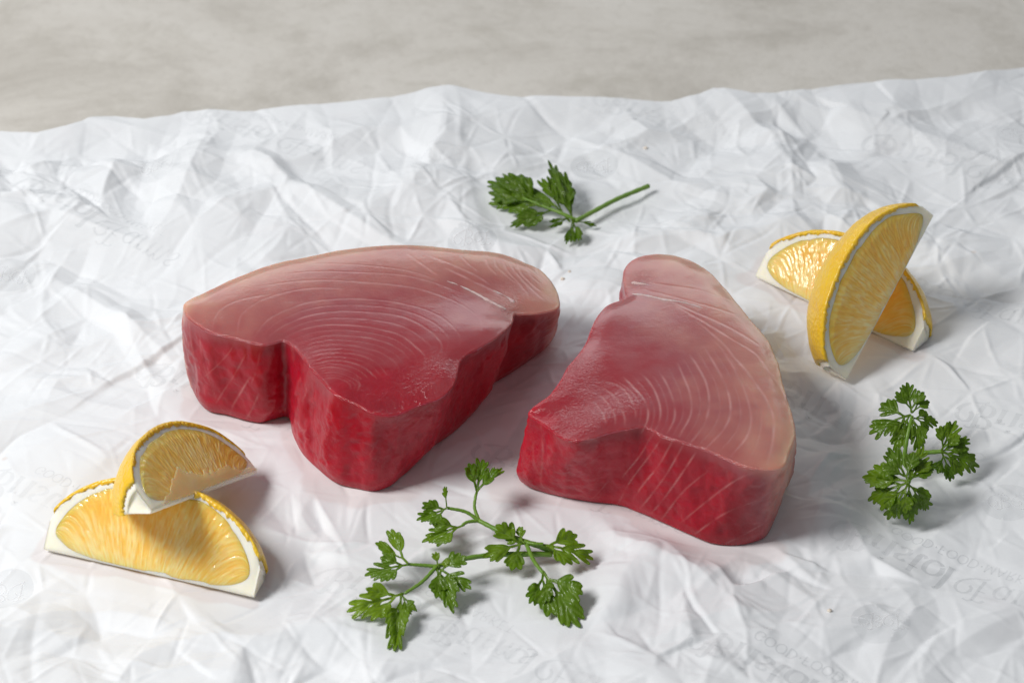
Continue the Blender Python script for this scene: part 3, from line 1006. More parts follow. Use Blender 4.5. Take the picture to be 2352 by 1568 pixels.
TR1 = [
    (zA([(250, 590), (255, 510), (320, 440), (440, 395), (560, 375)]), .32, .40),
    (zA([(390, 600), (410, 500), (470, 440), (570, 390), (720, 350), (860, 335), (1000, 340)]), .32, .42),
    (zA([(490, 620), (560, 530), (660, 470), (800, 420), (960, 400), (1150, 400), (1320, 420), (1480, 460), (1600, 520), (1680, 610), (1680, 670)]), .32, .55),
    (zA([(580, 610), (680, 545), (830, 490), (1000, 470), (1150, 475), (1300, 490), (1420, 530), (1530, 600), (1580, 680), (1530, 740)]), .32, .6),
    (zA([(640, 640), (760, 580), (900, 550), (1050, 550), (1200, 570), (1340, 610), (1430, 680), (1480, 730), (1475, 780)]), .32, .6),
    (zA([(715, 675), (800, 635), (920, 610), (1080, 615), (1220, 640), (1330, 690), (1400, 760)]), .30, .6),
    (zA([(755, 705), (850, 670), (980, 660), (1100, 675), (1220, 710), (1310, 770), (1330, 820)]), .30, .6),
    (zA([(790, 745), (880, 715), (990, 710), (1100, 725), (1200, 770), (1260, 840)]), .28, .55),
    (zA([(830, 780), (930, 755), (1040, 765), (1130, 800), (1200, 860)]), .28, .5),
    (zA([(850, 805), (950, 795), (1050, 820), (1110, 865)]), .28, .5),
    (zA([(880, 830), (970, 825), (1050, 855), (1100, 890), (1090, 930)]), .28, .45),
    (zA([(900, 860), (980, 860), (1040, 890), (1050, 920)]), .28, .45),
    (zA([(500, 330), (700, 300), (900, 290), (1100, 300), (1400, 330), (1600, 390), (1720, 450), (1800, 520), (1810, 580)]), .32, .42),
    (zA([(650, 255), (850, 240), (1100, 245), (1350, 260), (1550, 310), (1700, 370)]), .32, .35),
    (zA([(700, 205), (900, 195), (1150, 205), (1380, 235), (1560, 290)]), .32, .3),
    (zA([(1370, 130), (1440, 180), (1560, 265)]), .4, .7), (zA([(1600, 220), (1750, 290), (1880, 350), (1960, 410)]), .5, .9),
    (zA([(1510, 150), (1640, 200), (1780, 265), (1850, 310)]), .5, .9), (zA([(1690, 150), (1740, 200), (1790, 240)]), .4, .7),
    (zA([(1830, 160), (1850, 210), (1900, 260)]), .35, .7), (zA([(1880, 155), (1900, 210), (1960, 265), (2000, 300)]), .35, .7),
    (zA([(1930, 165), (1960, 235), (2030, 310), (2080, 370)]), .35, .75), (zA([(1970, 155), (1990, 220), (2050, 290), (2120, 360), (2180, 410)]), .35, .75),
    (zA([(2010, 180), (2040, 250), (2110, 320), (2160, 360)]), .35, .75), (zA([(2060, 205), (2100, 265), (2150, 310)]), .35, .7),
    (zA([(2110, 215), (2140, 260), (2180, 300)]), .35, .6),
    (zA([(380, 630), (350, 700), (270, 790), (200, 850)]), .35, .4), (zA([(440, 720), (380, 830), (320, 920), (270, 1000)]), .4, .75),
    (zA([(460, 860), (400, 960), (365, 1020), (345, 1080)]), .5, .95), (zA([(515, 950), (480, 1030), (440, 1100)]), .5, .85),
    (zA([(170, 600), (190, 760), (230, 880), (270, 980)]), .5, .45), (zA([(110, 520), (120, 640), (150, 800), (160, 900)]), .6, .5),
    (zA([(520, 680), (510, 780), (470, 900)]), .3, .35), (zA([(740, 1170), (790, 1160), (770, 1190), (820, 1230)]), .35, .5),
    (zA([(760, 1000), (790, 940), (780, 880)]), .3, .4), (zA([(1120, 1230), (1180, 1260), (1160, 1310), (1220, 1340)]), .35, .4),
    (zA([(900, 1300), (960, 1390), (1060, 1420)]), .4, .4), (zA([(860, 1100), (900, 1180), (980, 1220)]), .3, .3)]
BAND1 = [(zA([(1560, 285), (1650, 310), (1750, 355), (1850, 410), (1920, 445), (1972, 468)]), 0.5, 2.0), (zA([(1870, 345), (1950, 385), (2005, 425)]), .5, 1.7)]
SKIN1 = [(422, 702, Z1), (430, 690, Z1), (470, 669, Z1), (549, 633, Z1), (628, 605, Z1), (707, 588, Z1), (778, 574, Z1), (845, 565, Z1), (905, 561, Z1), (964, 562, .032),
         (1023, 568, .032), (1071, 573, .031), (1122, 576, .030), (1162, 584, .029), (1205, 601, .028), (1241, 619, .027), (1268, 647, .0265), (1283, 679, .026), (1282, 704, .026)]
ROUGH1 = [(960, 900, .013, .9), (890, 940, .012, .9), (1000, 860, .010, .7), (1040, 850, .006, .9), (830, 920, .01, .8), (700, 830, .012, .6), (1170, 710, .006, .9), (480, 760, .008, .6),
          (760, 1010, .02, .7), (860, 1060, .02, .75)]
TR2 = [
    (zB([(520, 900), (505, 850), (470, 800), (440, 770)]), .30, .5), (zB([(565, 915), (560, 850), (520, 790), (480, 750)]), .30, .55),
    (zB([(612, 910), (608, 860), (580, 790), (545, 750), (500, 720)]), .30, .65), (zB([(665, 870), (660, 820), (630, 760), (580, 710), (510, 690)]), .30, .6),
    (zB([(690, 950), (720, 890), (725, 830), (700, 770), (650, 715), (605, 670)]), .32, .7), (zB([(740, 970), (780, 890), (785, 820), (760, 740), (720, 680), (690, 650)]), .32, .7),
    (zB([(820, 945), (855, 870), (850, 790), (820, 710), (780, 640)]), .34, .7), (zB([(880, 960), (935, 850), (930, 750), (900, 670), (870, 600)]), .34, .7),
    (zB([(930, 1000), (1000, 900), (1025, 800), (1010, 700), (970, 620), (930, 560)]), .36, .7), (zB([(1000, 1030), (1100, 920), (1130, 830), (1110, 720), (1060, 620), (1000, 520)]), .36, .7),
    (zB([(1130, 1060), (1210, 960), (1230, 860), (1200, 740), (1150, 630), (1090, 540)]), .36, .7),
    (zB([(1310, 1100), (1340, 950), (1330, 830), (1270, 720), (1210, 640), (1140, 560), (1080, 490), (960, 390)]), .38, .7),
    (zB([(1430, 850), (1390, 750), (1330, 660), (1260, 560), (1150, 490), (1000, 400), (860, 320)]), .42, .8),
    (zB([(1150, 310), (1000, 250), (850, 225), (700, 205)]), .4, .55), (zB([(1280, 520), (1150, 440), (1000, 370), (850, 305)]), .45, .8),
    (zB([(1230, 390), (1080, 340), (900, 290), (700, 240)]), .4, .6),
    (zB([(740, 960), (690, 1050), (600, 1160)]), .35, .7), (zB([(800, 960), (730, 1060), (640, 1180), (580, 1290)]), .35, .65),
    (zB([(850, 975), (780, 1100), (700, 1200), (640, 1290)]), .42, .9), (zB([(900, 1000), (820, 1140), (740, 1250), (690, 1310)]), .4, .9),
    (zB([(960, 1040), (880, 1160), (800, 1270), (740, 1340)]), .4, .85), (zB([(1020, 1130), (900, 1230), (790, 1370)]), .4, .75),
    (zB([(1290, 1115), (1150, 1180), (1000, 1290), (880, 1390)]), .4, .7), (zB([(1250, 1280), (1100, 1340), (940, 1450)]), .4, .65),
    (zB([(1290, 1390), (1200, 1440), (1100, 1490)]), .4, .5), (zB([(1390, 1110), (1290, 1130), (1190, 1160)]), .35, .5),
    (zB([(330, 1000), (330, 1120), (400, 1200)]), .3, .3), (zB([(530, 1180), (480, 1240), (440, 1275)]), .3, .35),
    (zB([(200, 900), (210, 1050), (200, 1180), (230, 1230)]), .7, .45), (zB([(160, 960), (170, 1100), (220, 1200)]), .5, .35)]
BAND2 = [(zB([(625, 262), (700, 268), (800, 290), (900, 305), (1000, 335), (1100, 375)]), 1.5, .4), (zB([(640, 205), (700, 215), (760, 225)]), 1.5, .5)]
SKIN2 = [(1519, 582, .029), (1561, 589, .030), (1598, 603, .030), (1631, 624, .031), (1659, 654, .031), (1692, 692, Z2), (1725, 734, Z2), (1758, 771, Z2), (1776, 804, Z2),
         (1793, 851, Z2), (1804, 898, Z2), (1821, 954, Z2), (1826, 996, Z2), (1814, 1034, Z2), (1804, 1067, Z2)]
def between(tr, i0, i1, st):
    out_ = []
    for k in range(i0, i1):
        A_, B_ = catmull(np.array(tr[k][0]), 14), catmull(np.array(tr[k + 1][0]), 14)
        for f_ in (.5,):
            out_.append(((A_ * (1 - f_) + B_ * f_).tolist(), .24, st))
    return out_


TR1 = TR1 + between(TR1, 2, 11, .26)
TR2 = TR2 + between(TR2, 3, 11, .24)
ROUGH2 = [(1345, 970, .010, 1.0), (1300, 960, .010, .9), (1320, 900, .010, .7), (1280, 890, .01, .8), (1430, 930, .008, .6), (1470, 640, .006, .8), (1230, 1000, .012, .8), (1215, 1070, .012, .9), (1300, 850, .01, .7)]

build_steak(STEAK1, RING1, N1, 'thick raw tuna steak with pale tail end and notched front beside the left lemon wedges', SKIN1, TR1, BAND1, 40, ROUGH1, 1.1, .52)
build_steak(STEAK2, RING2, N2, 'raw tuna steak narrowing to a rounded tip at the back, nearest the right lemon wedges', SKIN2, TR2, BAND2, 90, ROUGH2, 2.0, .66)


# ------------------------------------------------------------------ lemon wedges
def lemon(P1, P2, apex, R0, span, label, seed, film=None, psi=None, endR=(.42, .42), lean=None):
    P1, P2 = np.array(P1), np.array(P2)
    C = (P1 + P2) / 2
    L = np.linalg.norm(P2 - P1)
    a = (P2 - P1) / L
    h = np.cross([0, 0, 1.0], a)
    h /= np.linalg.norm(h)
    zq = np.cross(a, h)
    if lean is not None:
        view = (CAM - C) / np.linalg.norm(CAM - C)
        best = (1e9, 0)
        for k in range(1440):
            p_ = k / 1440 * 2 * math.pi
            b_ = math.cos(p_) * h + math.sin(p_) * zq
            q_ = proj(C + R0 * b_) - proj(C)
            side_ = q_ @ (np.array(apex) - proj(C))
            e = abs(b_ @ view - math.sin(lean)) + (5 if side_ < 0 else 0)
            if e < best[0]:
                best = (e, p_)
        psi = best[1]
    if psi is None:
        best = (1e9, 0)
        for k in range(720):
            p_ = k / 720 * 2 * math.pi
            b_ = math.cos(p_) * h + math.sin(p_) * zq
            n_ = np.cross(a, b_)
            e = np.linalg.norm(proj(C + R0 * b_) - np.array(apex))
            view = CAM - C
            if n_ @ view < 0:
                e += 60
            if e < best[0]:
                best = (e, p_)
        psi = best[1]
    b = math.cos(psi) * h + math.sin(psi) * zq
    n = np.cross(a, b)
    if n @ (CAM - C) < 0:
        n = -n
    print('lemon', label[:30], 'L', round(L, 4), 'psi', round(math.degrees(psi), 1), 'n', n.round(2), 'b', b.round(2))
    root = thing('lemon_wedge', (C[0], C[1], 0), label, 'lemon wedge', 'lemon wedges')

    def W(x, r, ph):
        x, r, ph = np.broadcast_arrays(x, r, ph)
        return C + x[..., None] * a + r[..., None] * (np.cos(ph)[..., None] * b - np.sin(ph)[..., None] * n)

    def R(x):
        t = x / (L * .5)
        e = np.where(t < 0, endR[0], endR[1])
        q = np.sqrt(np.clip(1 - (1 - e ** 2) * np.abs(t) ** 2.15, 0, 1))
        return R0 * q

    def bumpy(x, ph, s):
        p = np.stack([x.ravel(), (R0 * ph).ravel(), np.zeros(x.size)], 1)
        return (fbm(p, 130, seed + s, 2) * .00025 + vnoise(p, 700, seed + s + 1) * .00008).reshape(x.shape)

    # rind: outer skin and inner side, joined at the rim
    nx, nph = 230, 44
    x = np.linspace(-.5 * L * .975, .5 * L * .975, nx)[:, None] * np.ones((1, nph))
    ph = np.linspace(0, span, nph)[None] * np.ones((nx, 1))
    ro = R(x) + bumpy(x, ph, 2)
    pj = np.stack([x.ravel(), (R0 * ph).ravel(), np.zeros(x.size)], 1)
    thick = (0.0014 + 0.00065 * vnoise(pj, 1250, seed + 3) + .0002 * vnoise(pj, 300, seed + 4)).reshape(x.shape)
    grow = 0.022
    pho = (ph - span / 2) * (1 + grow) + span / 2
    outer, inner = W(x, ro, pho), W(x, ro - np.clip(thick, .0007, .0024), pho)
    V = np.vstack([outer.reshape(-1, 3), inner.reshape(-1, 3)])
    F = grid_faces(nx, nph) + grid_faces(nx, nph, False, nx * nph, True)
    k = nx * nph
    for i in range(nx - 1):
        F.append((i * nph, (i + 1) * nph, k + (i + 1) * nph, k + i * nph))
        F.append((i * nph + nph - 1, k + i * nph + nph - 1, k + (i + 1) * nph + nph - 1, (i + 1) * nph + nph - 1))
    for j in range(nph - 1):
        F.append((j, k + j, k + j + 1, j + 1))
        e = (nx - 1) * nph
        F.append((e + j, e + j + 1, k + e + j + 1, k + e + j))
    mesh_obj('rind', V, F, M_RIND, root)
    # pith: solid wedge under the rind
    nx, nr, npj = 90, 16, 16
    sec_r, sec_p = [], []
    for i in range(nr):
        sec_r.append(i / (nr - 1)); sec_p.append(0.0)
    for j in range(1, npj):
        sec_r.append(1.0); sec_p.append(j / (npj - 1))
    for i in range(1, nr):
        sec_r.append(1 - i / (nr - 1)); sec_p.append(1.0)
    sr, sp = np.array(sec_r), np.array(sec_p)
    xx = np.linspace(-.5 * L, .5 * L, nx)
    rc = 0.0012
    V, ns = [], len(sr)
    for xv in xx:
        Rm = R(np.array(xv)) - 0.0007
        ts = float(smooth(.468, .5, abs(xv) / L)) * .16
        r_ = rc + sr * (Rm - rc) * (1 - ts)
        c_ = W(np.full(ns, xv), r_, (sp - .5) * span * (1 - ts * .8) + span / 2)
        c_ = c_ + (fbm(c_, 160, seed + 9, 2) * .00010)[:, None] * n
        V.append(c_)
    V = np.vstack(V)
    F = grid_faces(nx, ns, True) + [tuple(range(ns)), tuple(range((nx - 1) * ns, nx * ns))[::-1]]
    mesh_obj('pith', V, F, M_PITH, root)
    # pulp: juice sacs, standing slightly proud of both cuts
    nx, nr, npj = 320, 50, 8
    sec = [(i / (nr - 1), 0.0) for i in range(nr)] + [(1.0, j / (npj - 1)) for j in range(1, npj)] + [(1 - i / (nr - 1), 1.0) for i in range(1, nr)]
    sr, sp = np.array(sec).T
    ns = len(sr)
    V, ves = [], []
    m1 = 0.078
    xx = np.linspace(-.5 * L * (1 - m1), .5 * L * (1 - m1), nx)
    face0 = (sp == 0) & (sr > 0)
    face1 = (sp == 1)
    for xv in xx:
        t = abs(xv) / (.5 * L * (1 - m1))
        oval = max(0, 1 - t ** 6.0) ** .5
        rmax = (R(np.array(xv)) - 0.0024 + .0005 * float(vnoise(np.array([[xv, 0, seed]]), 160, seed + 61)[0]))
        rmid = 0.0015 + (rmax - 0.0015) * .49
        half = (rmax - 0.0015) * .5 * oval
        r_ = rmid + (sr - .5) * 2 * half
        c_ = W(np.full(ns, xv), r_, sp * span)
        # sacs run from the core outwards, fanning towards the ends
        fan = xv / np.maximum(.55 + .45 * sr, .3)
        q = np.stack([fan * 1.0, r_ * .16 + (sp * .5), sp * 3], 1)
        s1 = vnoise(q, 900, seed + 12)
        s2 = vnoise(q * np.array([1, 2.0, 1]), 2000, seed + 13)
        ridge = 1 - np.abs(s1)
        rim = np.clip(np.minimum(sr, 1 - sr) * 7, 0, 1) * oval
        up = 0.00035 * rim + rim * (ridge * .00007 + s2 * .00011)
        c_ = c_ + np.where(face0, up, 0)[:, None] * n
        n2 = -(np.cos(span) * n + np.sin(span) * b)
        c_ = c_ + np.where(face1, up * .6, 0)[:, None] * n2
        V.append(c_)
        ves.append(np.clip(.55 + .35 * (ridge - .55) + .16 * s2 - .25 * (sr - .5), 0, 1))
    V = np.vstack(V)
    F = grid_faces(nx, ns, True) + [tuple(range(ns)), tuple(range((nx - 1) * ns, nx * ns))[::-1]]
    mesh_obj('pulp', V, F, M_PULP, root, attrs={'ves': np.concatenate(ves)})
    # skin of the segment left along the core, with a torn rim
    if film:
        x0, x1, r0, hgt = film
        nx, nr = 130, 14
        xx = np.linspace(x0, x1, nx) * L
        V = []
        for i, xv in enumerate(xx):
            tp = hgt * (0.8 + .18 * vnoise(np.array([[xv, 0, seed]]), 640, seed)[0] + .5 * vnoise(np.array([[xv, 0, seed]]), 90, seed + 2)[0])
            tp *= min(1, i / 45, (nx - 1 - i) / 30) * .9 + .1
            rr = np.linspace(r0, r0 + tp * R0, nr)
            c_ = W(np.full(nr, xv), rr, np.zeros(nr)) + n * (0.0008 + .00010 * np.sin(np.linspace(0, 3, nr)))[:, None]
            V.append(c_)
        V = np.vstack(V)
        o = mesh_obj('membrane', V, grid_faces(nx, nr), M_FILM, root)
        md = o.modifiers.new('thickness', 'SOLIDIFY')
        md.thickness = 0.0003
    return root


D2R = math.pi / 180
lemon(at(98, 1268, .0005), at(581, 1378, .0005), (395, 1120), .0272, 52 * D2R, 'lemon wedge lying on its cut face at bottom left, nearest the camera, under another', 11, psi=(52) * D2R)
lemon(at(354, 1179, .0300), at(597, 1087, .0045), (412, 962), .0236, 60 * D2R, 'lemon wedge with yellow rind side showing, propped on top of the bottom left wedge', 23, film=(-.42, .47, .0012, .30), psi=40.0 * D2R, endR=(.44, .25))
lemon(at(1730, 640, .0005), at(2093, 812, .0005), (1960, 590), .0262, 52 * D2R, 'lemon wedge lying flat at right, mostly hidden behind the leaning wedge', 31, psi=52 * D2R)
lemon(at(1950, 875, .0018), at(2150, 499, .0369), (1880, 620), .0238, 60 * D2R, 'tall lemon wedge leaning steeply across another lemon wedge at right', 47, psi=61.2 * D2R, endR=(.46, .34))


# ------------------------------------------------------------------ parsley
def petal_field(P, segs):
    f = np.full(len(P), 9.0)
    vd = np.full(len(P), 9.0)
    for (A, B, w, kind) in segs:
        A, B = np.array(A), np.array(B)
        d, t = seg_dist(P, A, B)
        if kind == 'stalk':
            r = w * (1 - .2 * t)
        elif kind == 'wedge':
            r = .012 + w * t * (1.25 - t)
        else:
            r = w * (np.clip(t, 0, 1) ** .55) * (np.clip(1 - t, 0, 1) ** .42) * 1.75 + .012
        f = np.minimum(f, d - r)
        vd = np.minimum(vd, d / (0.020 if kind == 'stalk' else 0.012))
    return f, vd


def leaf_segments(r, lobes, spread):
    segs = [((0, 0), (0, .16), .028, 'stalk')]
    for k in range(lobes):
        u = 0 if lobes == 1 else k / (lobes - 1) * 2 - 1
        a = u * spread + r.uniform(-.1, .1)
        ln = (1.0 - .20 * abs(u)) * r.uniform(.86, 1.02) - .12
        A = np.array([0, .12])
        d = np.array([math.sin(a), math.cos(a)])
        B = A + d * ln
        segs.append((tuple(A), tuple(A + d * ln * .62), .050, 'wedge'))
        segs.append((tuple(A + d * ln * .42), tuple(B), .066, 'lobe'))
        for s in (-1, 1):
            for (t0, l0, da, w0) in ((.30, .50, .60, .052), (.54, .40, .55, .054)):
                a2 = a + s * (da + r.uniform(-.1, .12))
                S = A + d * ln * t0
                E = S + np.array([math.sin(a2), math.cos(a2)]) * ln * l0 * r.uniform(.85, 1.2)
                segs.append((tuple(S), tuple(E), w0 * r.uniform(.85, 1.15), 'lobe'))
    return segs


def make_leaf(base, tip, width, root, seed, lobes=3, spread=.85, fold=.25, droop=.2, roll=0.0, tiltn=0.0, cup=.2, tone=(.3, .8)):
    """base and tip are places in the room; the blade faces up and towards the camera side"""
    r = np.random.default_rng(seed)
    base, tip = np.array(base), np.array(tip)
    ln = np.linalg.norm(tip - base)
    ey = (tip - base) / ln
    pref = np.array([0, -.55, .83])
    nn = pref - (pref @ ey) * ey
    nn /= np.linalg.norm(nn)
    ex = np.cross(ey, nn)
    ca, sa = math.cos(roll), math.sin(roll)
    ex, nn = ex * ca + nn * sa, nn * ca - ex * sa
    segs = leaf_segments(r, lobes, spread)
    m = 76
    gx_, gy_ = np.meshgrid(np.linspace(-1.05, 1.05, m), np.linspace(-.12, 1.12, int(m * .62)))
    sh = gx_.shape
    P = np.stack([gx_.ravel(), gy_.ravel()], 1)
    P = P + r.uniform(-.2, .2, P.shape) * (2.1 / m) * .5
    f, vd = petal_field(P, segs)
    ncol = sh[1]
    verts, cache, faces, veins = [], {}, [], []

    def vid(i):
        if ('p', i) not in cache:
            cache[('p', i)] = len(verts)
            verts.append(P[i]); veins.append(vd[i])
        return cache[('p', i)]

    def eid(i, j):
        kk = ('e', min(i, j), max(i, j))
        if kk not in cache:
            t = f[i] / (f[i] - f[j])
            cache[kk] = len(verts)
            verts.append(P[i] * (1 - t) + P[j] * t); veins.append(vd[i] * (1 - t) + vd[j] * t)
        return cache[kk]

    for a in range(sh[0] - 1):
        for b in range(sh[1] - 1):
            q = (a * ncol + b, a * ncol + b + 1, (a + 1) * ncol + b + 1, (a + 1) * ncol + b)
            if f[q[0]] > 0 and f[q[1]] > 0 and f[q[2]] > 0 and f[q[3]] > 0:
                continue
            for t in ((q[0], q[1], q[2]), (q[0], q[2], q[3])):
                ins = [f[k] < 0 for k in t]
                c = sum(ins)
                if c == 3:
                    faces.append(tuple(vid(k) for k in t))
                elif c == 1:
                    k = ins.index(True)
                    i, j, l = t[k], t[(k + 1) % 3], t[(k + 2) % 3]
                    faces.append((vid(i), eid(i, j), eid(i, l)))
                elif c == 2:
                    k = ins.index(False)
                    i, j, l = t[k], t[(k + 1) % 3], t[(k + 2) % 3]
                    faces.append((eid(i, j), vid(j), vid(l), eid(l, i)))
    V2 = np.array(verts)
    x, y = V2[:, 0] * width * 1.22, V2[:, 1] * 1.06
    q = np.column_stack([V2, np.full(len(V2), seed * .37)])
    z = fold * np.abs(x) - droop * y ** 2 - cup * x ** 2 + .05 * fbm(q, 3.2, seed, 2) + .02 * vnoise(q, 9, seed + 2)
    z -= .028 * np.exp(-(np.array(veins)) ** 2)
    V3 = base + (x * ln)[:, None] * ex + (y * ln)[:, None] * ey + ((z + droop * y * .5) * ln)[:, None] * nn
    V3[:, 2] = np.maximum(V3[:, 2], paper_z(V3[:, 0], V3[:, 1]) + .0006)
    o = mesh_obj('leaf', V3, faces, M_LEAF, root, attrs={'vein': np.exp(-np.array(veins) ** 2) * .75, 'tone': np.clip(r.uniform(*tone) - .25 * z, 0, 1)})
    md = o.modifiers.new('thickness', 'SOLIDIFY')
    md.thickness = 0.00025
    md.offset = 0
    return o


def make_stem(pts, r0, r1, root, flat_end=True):
    Q = catmull(np.array([at(*p) for p in pts]), 8 * len(pts) + 6)
    Q[:, 2] = np.maximum(Q[:, 2], paper_z(Q[:, 0], Q[:, 1]) + r0 * .7)
    n_ = len(Q)
    T = np.gradient(Q, axis=0)
    T /= np.linalg.norm(T, axis=1)[:, None]
    V = []
    k = 12
    for i in range(n_):
        s = np.cross(T[i], [0, 0, 1.0])
        s /= np.linalg.norm(s) + 1e-9
        u = np.cross(s, T[i])
        rr = .72 * (r0 + (r1 - r0) * i / (n_ - 1)) * (1 + .06 * math.sin(i * 1.3))
        for j in range(k):
            a = j / k * 2 * math.pi
            g = rr * (1 - .16 * (j % 3 == 0))
            V.append(Q[i] + s * math.cos(a) * g + u * math.sin(a) * g)
    F = grid_faces(n_, k, True, 0, True) + [tuple(range(k)), tuple(range((n_ - 1) * k, n_ * k))[::-1]]
    return mesh_obj('stem', V, F, M_STEM, root)


def sprig(label, base, stems, leaves, seed, low=1.0, tone=(.3, .8), wk=1.0):
    stems = [([(u, v, z * low) for u, v, z in p], a, b) for p, a, b in stems]
    leaves = [((b[0], b[1], b[2] * low), (t[0], t[1], t[2] * low), w, k) for b, t, w, k in leaves]
    c = at(*base)
    root = thing('parsley_sprig', (c[0], c[1], 0), label, 'parsley', 'parsley sprigs')
    for pts, r0, r1 in stems:
        make_stem(pts, r0, r1, root)
    for i, (b_, t_, w, kw) in enumerate(leaves):
        make_leaf(at(*b_), at(*t_), w * wk, root, seed + i, tone=tone, **kw)
    return root


# spread sprig in front
sprig('long branching parsley sprig with many leaves lying in front between the steaks', (1200, 1270, 0),
      [([(1268, 1272, .004), (1180, 1272, .0065), (1100, 1277, .009), (1045, 1288, .010), (1003, 1300, .011)], .00115, .0009),
       ([(1272, 1266, .004), (1235, 1252, .008), (1205, 1243, .010), (1150, 1220, .011), (1100, 1195, .011)], .0012, .0009),
       ([(1003, 1300, .011), (965, 1297, .012), (935, 1295, .013)], .0008, .0006),
       ([(1003, 1300, .011), (970, 1335, .010), (930, 1362, .009)], .0008, .0006),
       ([(1100, 1195, .011), (1090, 1165, .013), (1093, 1135, .016)], .0008, .0006),
       ([(1100, 1195, .011), (1070, 1175, .014), (1028, 1166, .016)], .0008, .0006),
       ([(1100, 1195, .011), (1075, 1198, .012), (1062, 1205, .012)], .0008, .0006),
       ([(1205, 1245, .010), (1225, 1248, .011), (1248, 1249, .011)], .0008, .0007),
       ([(1208, 1246, .010), (1225, 1285, .010), (1248, 1316, .009)], .0009, .0007)],
      [((1093, 1137, .016), (1112, 1056, .020), .62, dict(lobes=3, spread=.7, fold=.7, droop=-.1, cup=.1)),
       ((1094, 1125, .016), (1158, 1070, .018), .40, dict(lobes=1, spread=.5, fold=.3)),
       ((1030, 1166, .016), (954, 1192, .012), .62, dict(lobes=3, spread=.8, fold=.5, droop=.2)),
       ((1026, 1164, .016), (1022, 1114, .019), .36, dict(lobes=1, spread=.6, fold=.4)),
       ((1064, 1205, .012), (966, 1242, .006), .55, dict(lobes=3, spread=.7, fold=.6, droop=.2)),
       ((1207, 1247, .010), (1102, 1272, .011), .72, dict(lobes=3, spread=1.1, fold=.15, droop=.2)),
       ((1205, 1247, .011), (1160, 1208, .014), .75, dict(lobes=2, spread=.7, fold=.2)),
       ((1245, 1249, .011), (1358, 1272, .007), .62, dict(lobes=3, spread=.75, fold=.4, droop=.25)),
       ((1248, 1314, .009), (1325, 1428, .003), .62, dict(lobes=3, spread=.75, fold=.15, droop=.2)),
       ((1248, 1314, .009), (1232, 1412, .004), .55, dict(lobes=2, spread=.5, fold=.2, droop=.15)),
       ((1002, 1300, .011), (1082, 1348, .009), .75, dict(lobes=3, spread=1.1, fold=.2, droop=.3)),
       ((1002, 1300, .012), (1030, 1264, .016), .8, dict(lobes=2, spread=.8, fold=.3)),
       ((1001, 1302, .011), (1045, 1402, .004), .55, dict(lobes=3, spread=.6, fold=.3, droop=.2)),
       ((937, 1295, .013), (860, 1214, .016), .48, dict(lobes=2, spread=.5, fold=.5, droop=.1)),
       ((937, 1295, .013), (842, 1318, .008), .60, dict(lobes=3, spread=.75, fold=.45, droop=.25)),
       ((925, 1363, .009), (806, 1405, .006), .58, dict(lobes=3, spread=.7, fold=.3, droop=.25)),
       ((922, 1364, .009), (908, 1484, .003), .42, dict(lobes=3, spread=.5, fold=.45, droop=.25)),
       ((922, 1364, .009), (960, 1424, .004), .45, dict(lobes=2, spread=.5, fold=.3, droop=.2))], 300, .62, (.45, 1.0), .95)

# sprig at the back with a bare stem
sprig('small dark parsley sprig with one bare stem lying behind the two steaks', (1330, 510, 0),
      [([(1490, 427, .004), (1420, 456, .0055), (1370, 482, .006), (1322, 508, .006)], .0011, .0011),
       ([(1325, 506, .006), (1290, 490, .009), (1240, 470, .010), (1200, 455, .010)], .0009, .0006)],
      [((1318, 508, .007), (1262, 364, .020), .36, dict(lobes=3, spread=.55, fold=.3, droop=.0)),
       ((1315, 508, .007), (1298, 402, .014), .35, dict(lobes=2, spread=.4, fold=.3)),
       ((1305, 500, .008), (1205, 396, .016), .42, dict(lobes=2, spread=.5, fold=.2)),
       ((1262, 478, .009), (1106, 402, .010), .55, dict(lobes=3, spread=.55, fold=.3, droop=.1)),
       ((1240, 470, .010), (1120, 385, .014), .35, dict(lobes=2, spread=.4, fold=.3, droop=.1)),
       ((1250, 475, .009), (1130, 462, .005), .62, dict(lobes=3, spread=.7, fold=.2, droop=.2)),
       ((1265, 482, .009), (1166, 522, .002), .55, dict(lobes=3, spread=.6, fold=.2, droop=.2)),
       ((1310, 500, .007), (1240, 524, .002), .42, dict(lobes=2, spread=.5, fold=.2)),
       ((1316, 506, .006), (1328, 572, .002), .50, dict(lobes=2, spread=.5, fold=.3)),
       ((1316, 506, .006), (1300, 556, .002), .45, dict(lobes=1, spread=.5, fold=.3)),
       ((1320, 508, .006), (1368, 516, .003), .5, dict(lobes=1, spread=.5, fold=.3))], 400, .5, (.05, .5), .68)

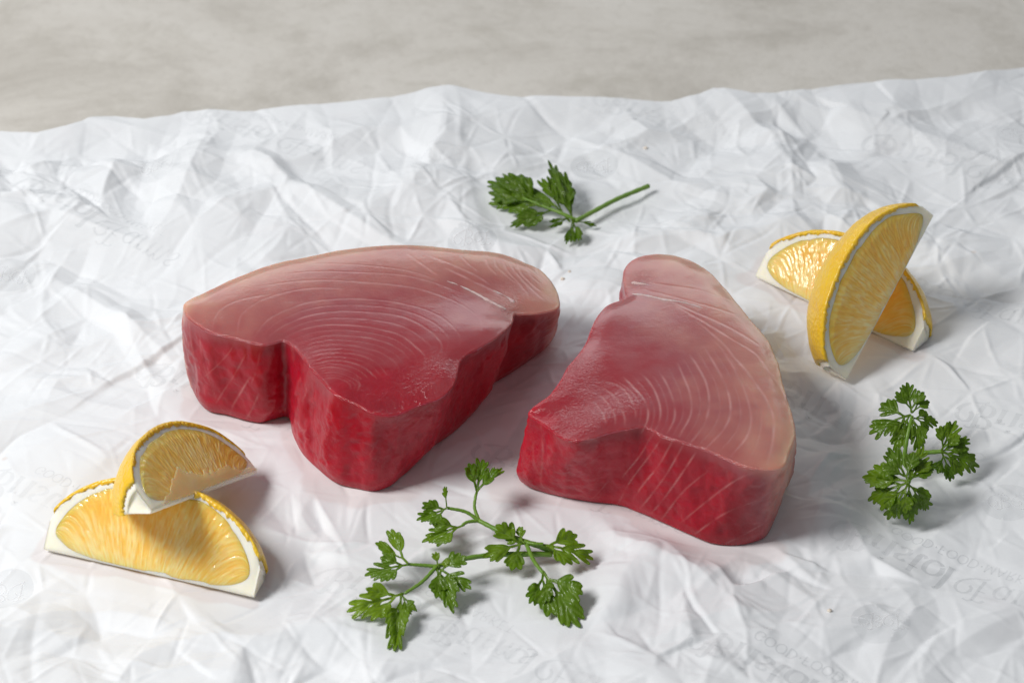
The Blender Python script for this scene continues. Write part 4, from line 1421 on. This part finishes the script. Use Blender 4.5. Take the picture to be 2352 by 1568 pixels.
# upright curly sprig at right
sprig('curly dark green parsley sprig standing at right below the leaning lemon wedge', (2070, 1110, 0),
      [([(2012, 1085, .004), (2040, 1072, .006), (2075, 1060, .008), (2110, 1042, .010), (2164, 1036, .012)], .0011, .0009),
       ([(2075, 1060, .008), (2085, 1000, .016), (2095, 955, .020)], .0010, .0007),
       ([(2075, 1060, .008), (2090, 1085, .014), (2088, 1106, .018)], .0010, .0008)],
      [((2094, 945, .020), (2086, 886, .024), .85, dict(lobes=3, spread=.75, fold=.45, droop=-.1)),
       ((2097, 945, .020), (2134, 906, .022), .6, dict(lobes=2, spread=.5, fold=.3)),
       ((2090, 952, .020), (1996, 985, .014), .72, dict(lobes=3, spread=1.0, fold=.15, droop=.3)),
       ((2088, 955, .020), (2052, 1030, .012), .62, dict(lobes=3, spread=.8, fold=.2, droop=.3)),
       ((2098, 958, .020), (2154, 972, .016), .62, dict(lobes=3, spread=.8, fold=.2, droop=.2)),
       ((2096, 958, .020), (2112, 1034, .012), .6, dict(lobes=3, spread=.7, fold=.25, droop=.3)),
       ((2162, 1036, .012), (2194, 966, .018), .62, dict(lobes=3, spread=.7, fold=.5, droop=.1)),
       ((2162, 1036, .012), (2232, 1008, .014), .5, dict(lobes=3, spread=.6, fold=.3)),
       ((2164, 1038, .012), (2252, 1072, .006), .66, dict(lobes=3, spread=.8, fold=.2, droop=.3)),
       ((2163, 1038, .012), (2188, 1104, .003), .62, dict(lobes=3, spread=.8, fold=.3, droop=.25)),
       ((2087, 1104, .018), (2048, 1026, .024), .75, dict(lobes=3, spread=.8, fold=.25, droop=.1)),
       ((2087, 1104, .018), (2120, 1026, .022), .55, dict(lobes=3, spread=.6, fold=.3, droop=.1)),
       ((2088, 1103, .018), (2152, 1058, .020), .45, dict(lobes=3, spread=.5, fold=.3)),
       ((2086, 1106, .018), (1966, 1090, .012), .45, dict(lobes=3, spread=.6, fold=.35, droop=.3)),
       ((2085, 1108, .018), (1978, 1150, .006), .55, dict(lobes=3, spread=.75, fold=.2, droop=.35)),
       ((2086, 1110, .018), (2040, 1200, .003), .55, dict(lobes=3, spread=.7, fold=.2, droop=.35)),
       ((2087, 1110, .018), (2088, 1212, .003), .42, dict(lobes=3, spread=.5, fold=.2, droop=.3)),
       ((2088, 1110, .018), (2140, 1172, .006), .5, dict(lobes=3, spread=.6, fold=.25, droop=.2))], 500, .8, (.25, .75))

# ------------------------------------------------------------------ crumbs
CR = [(1292, 640, .0007, 'tiny pale crumb on the paper beside the tail of the notched steak'), (1308, 622, .0005, 'tiniest pale crumb behind the tail of the notched steak'),
      (1483, 331, .0007, 'single white crumb on the paper near the back edge'), (1905, 1411, .0007, 'tiny yellow crumb on the paper near bottom right')]
for i, (u, v, r_, lb) in enumerate(CR):
    p = at(u, v)
    z0 = float(paper_z(p[0], p[1]))
    V, F = [], []
    for a in range(6):
        for b in range(8):
            th_, ph_ = a / 5 * math.pi, b / 8 * 2 * math.pi
            k = r_ * (1 + .3 * math.sin(3 * ph_ + i + a))
            V.append((p[0] + k * math.sin(th_) * math.cos(ph_), p[1] + k * math.sin(th_) * math.sin(ph_) * .8, z0 + r_ * .5 + k * .7 * math.cos(th_)))
    o = mesh_obj('crumb', V, grid_faces(6, 8, True), M_CRUMB)
    o['label'] = lb
    o['category'] = 'crumb'
    o['group'] = 'crumbs on the paper'
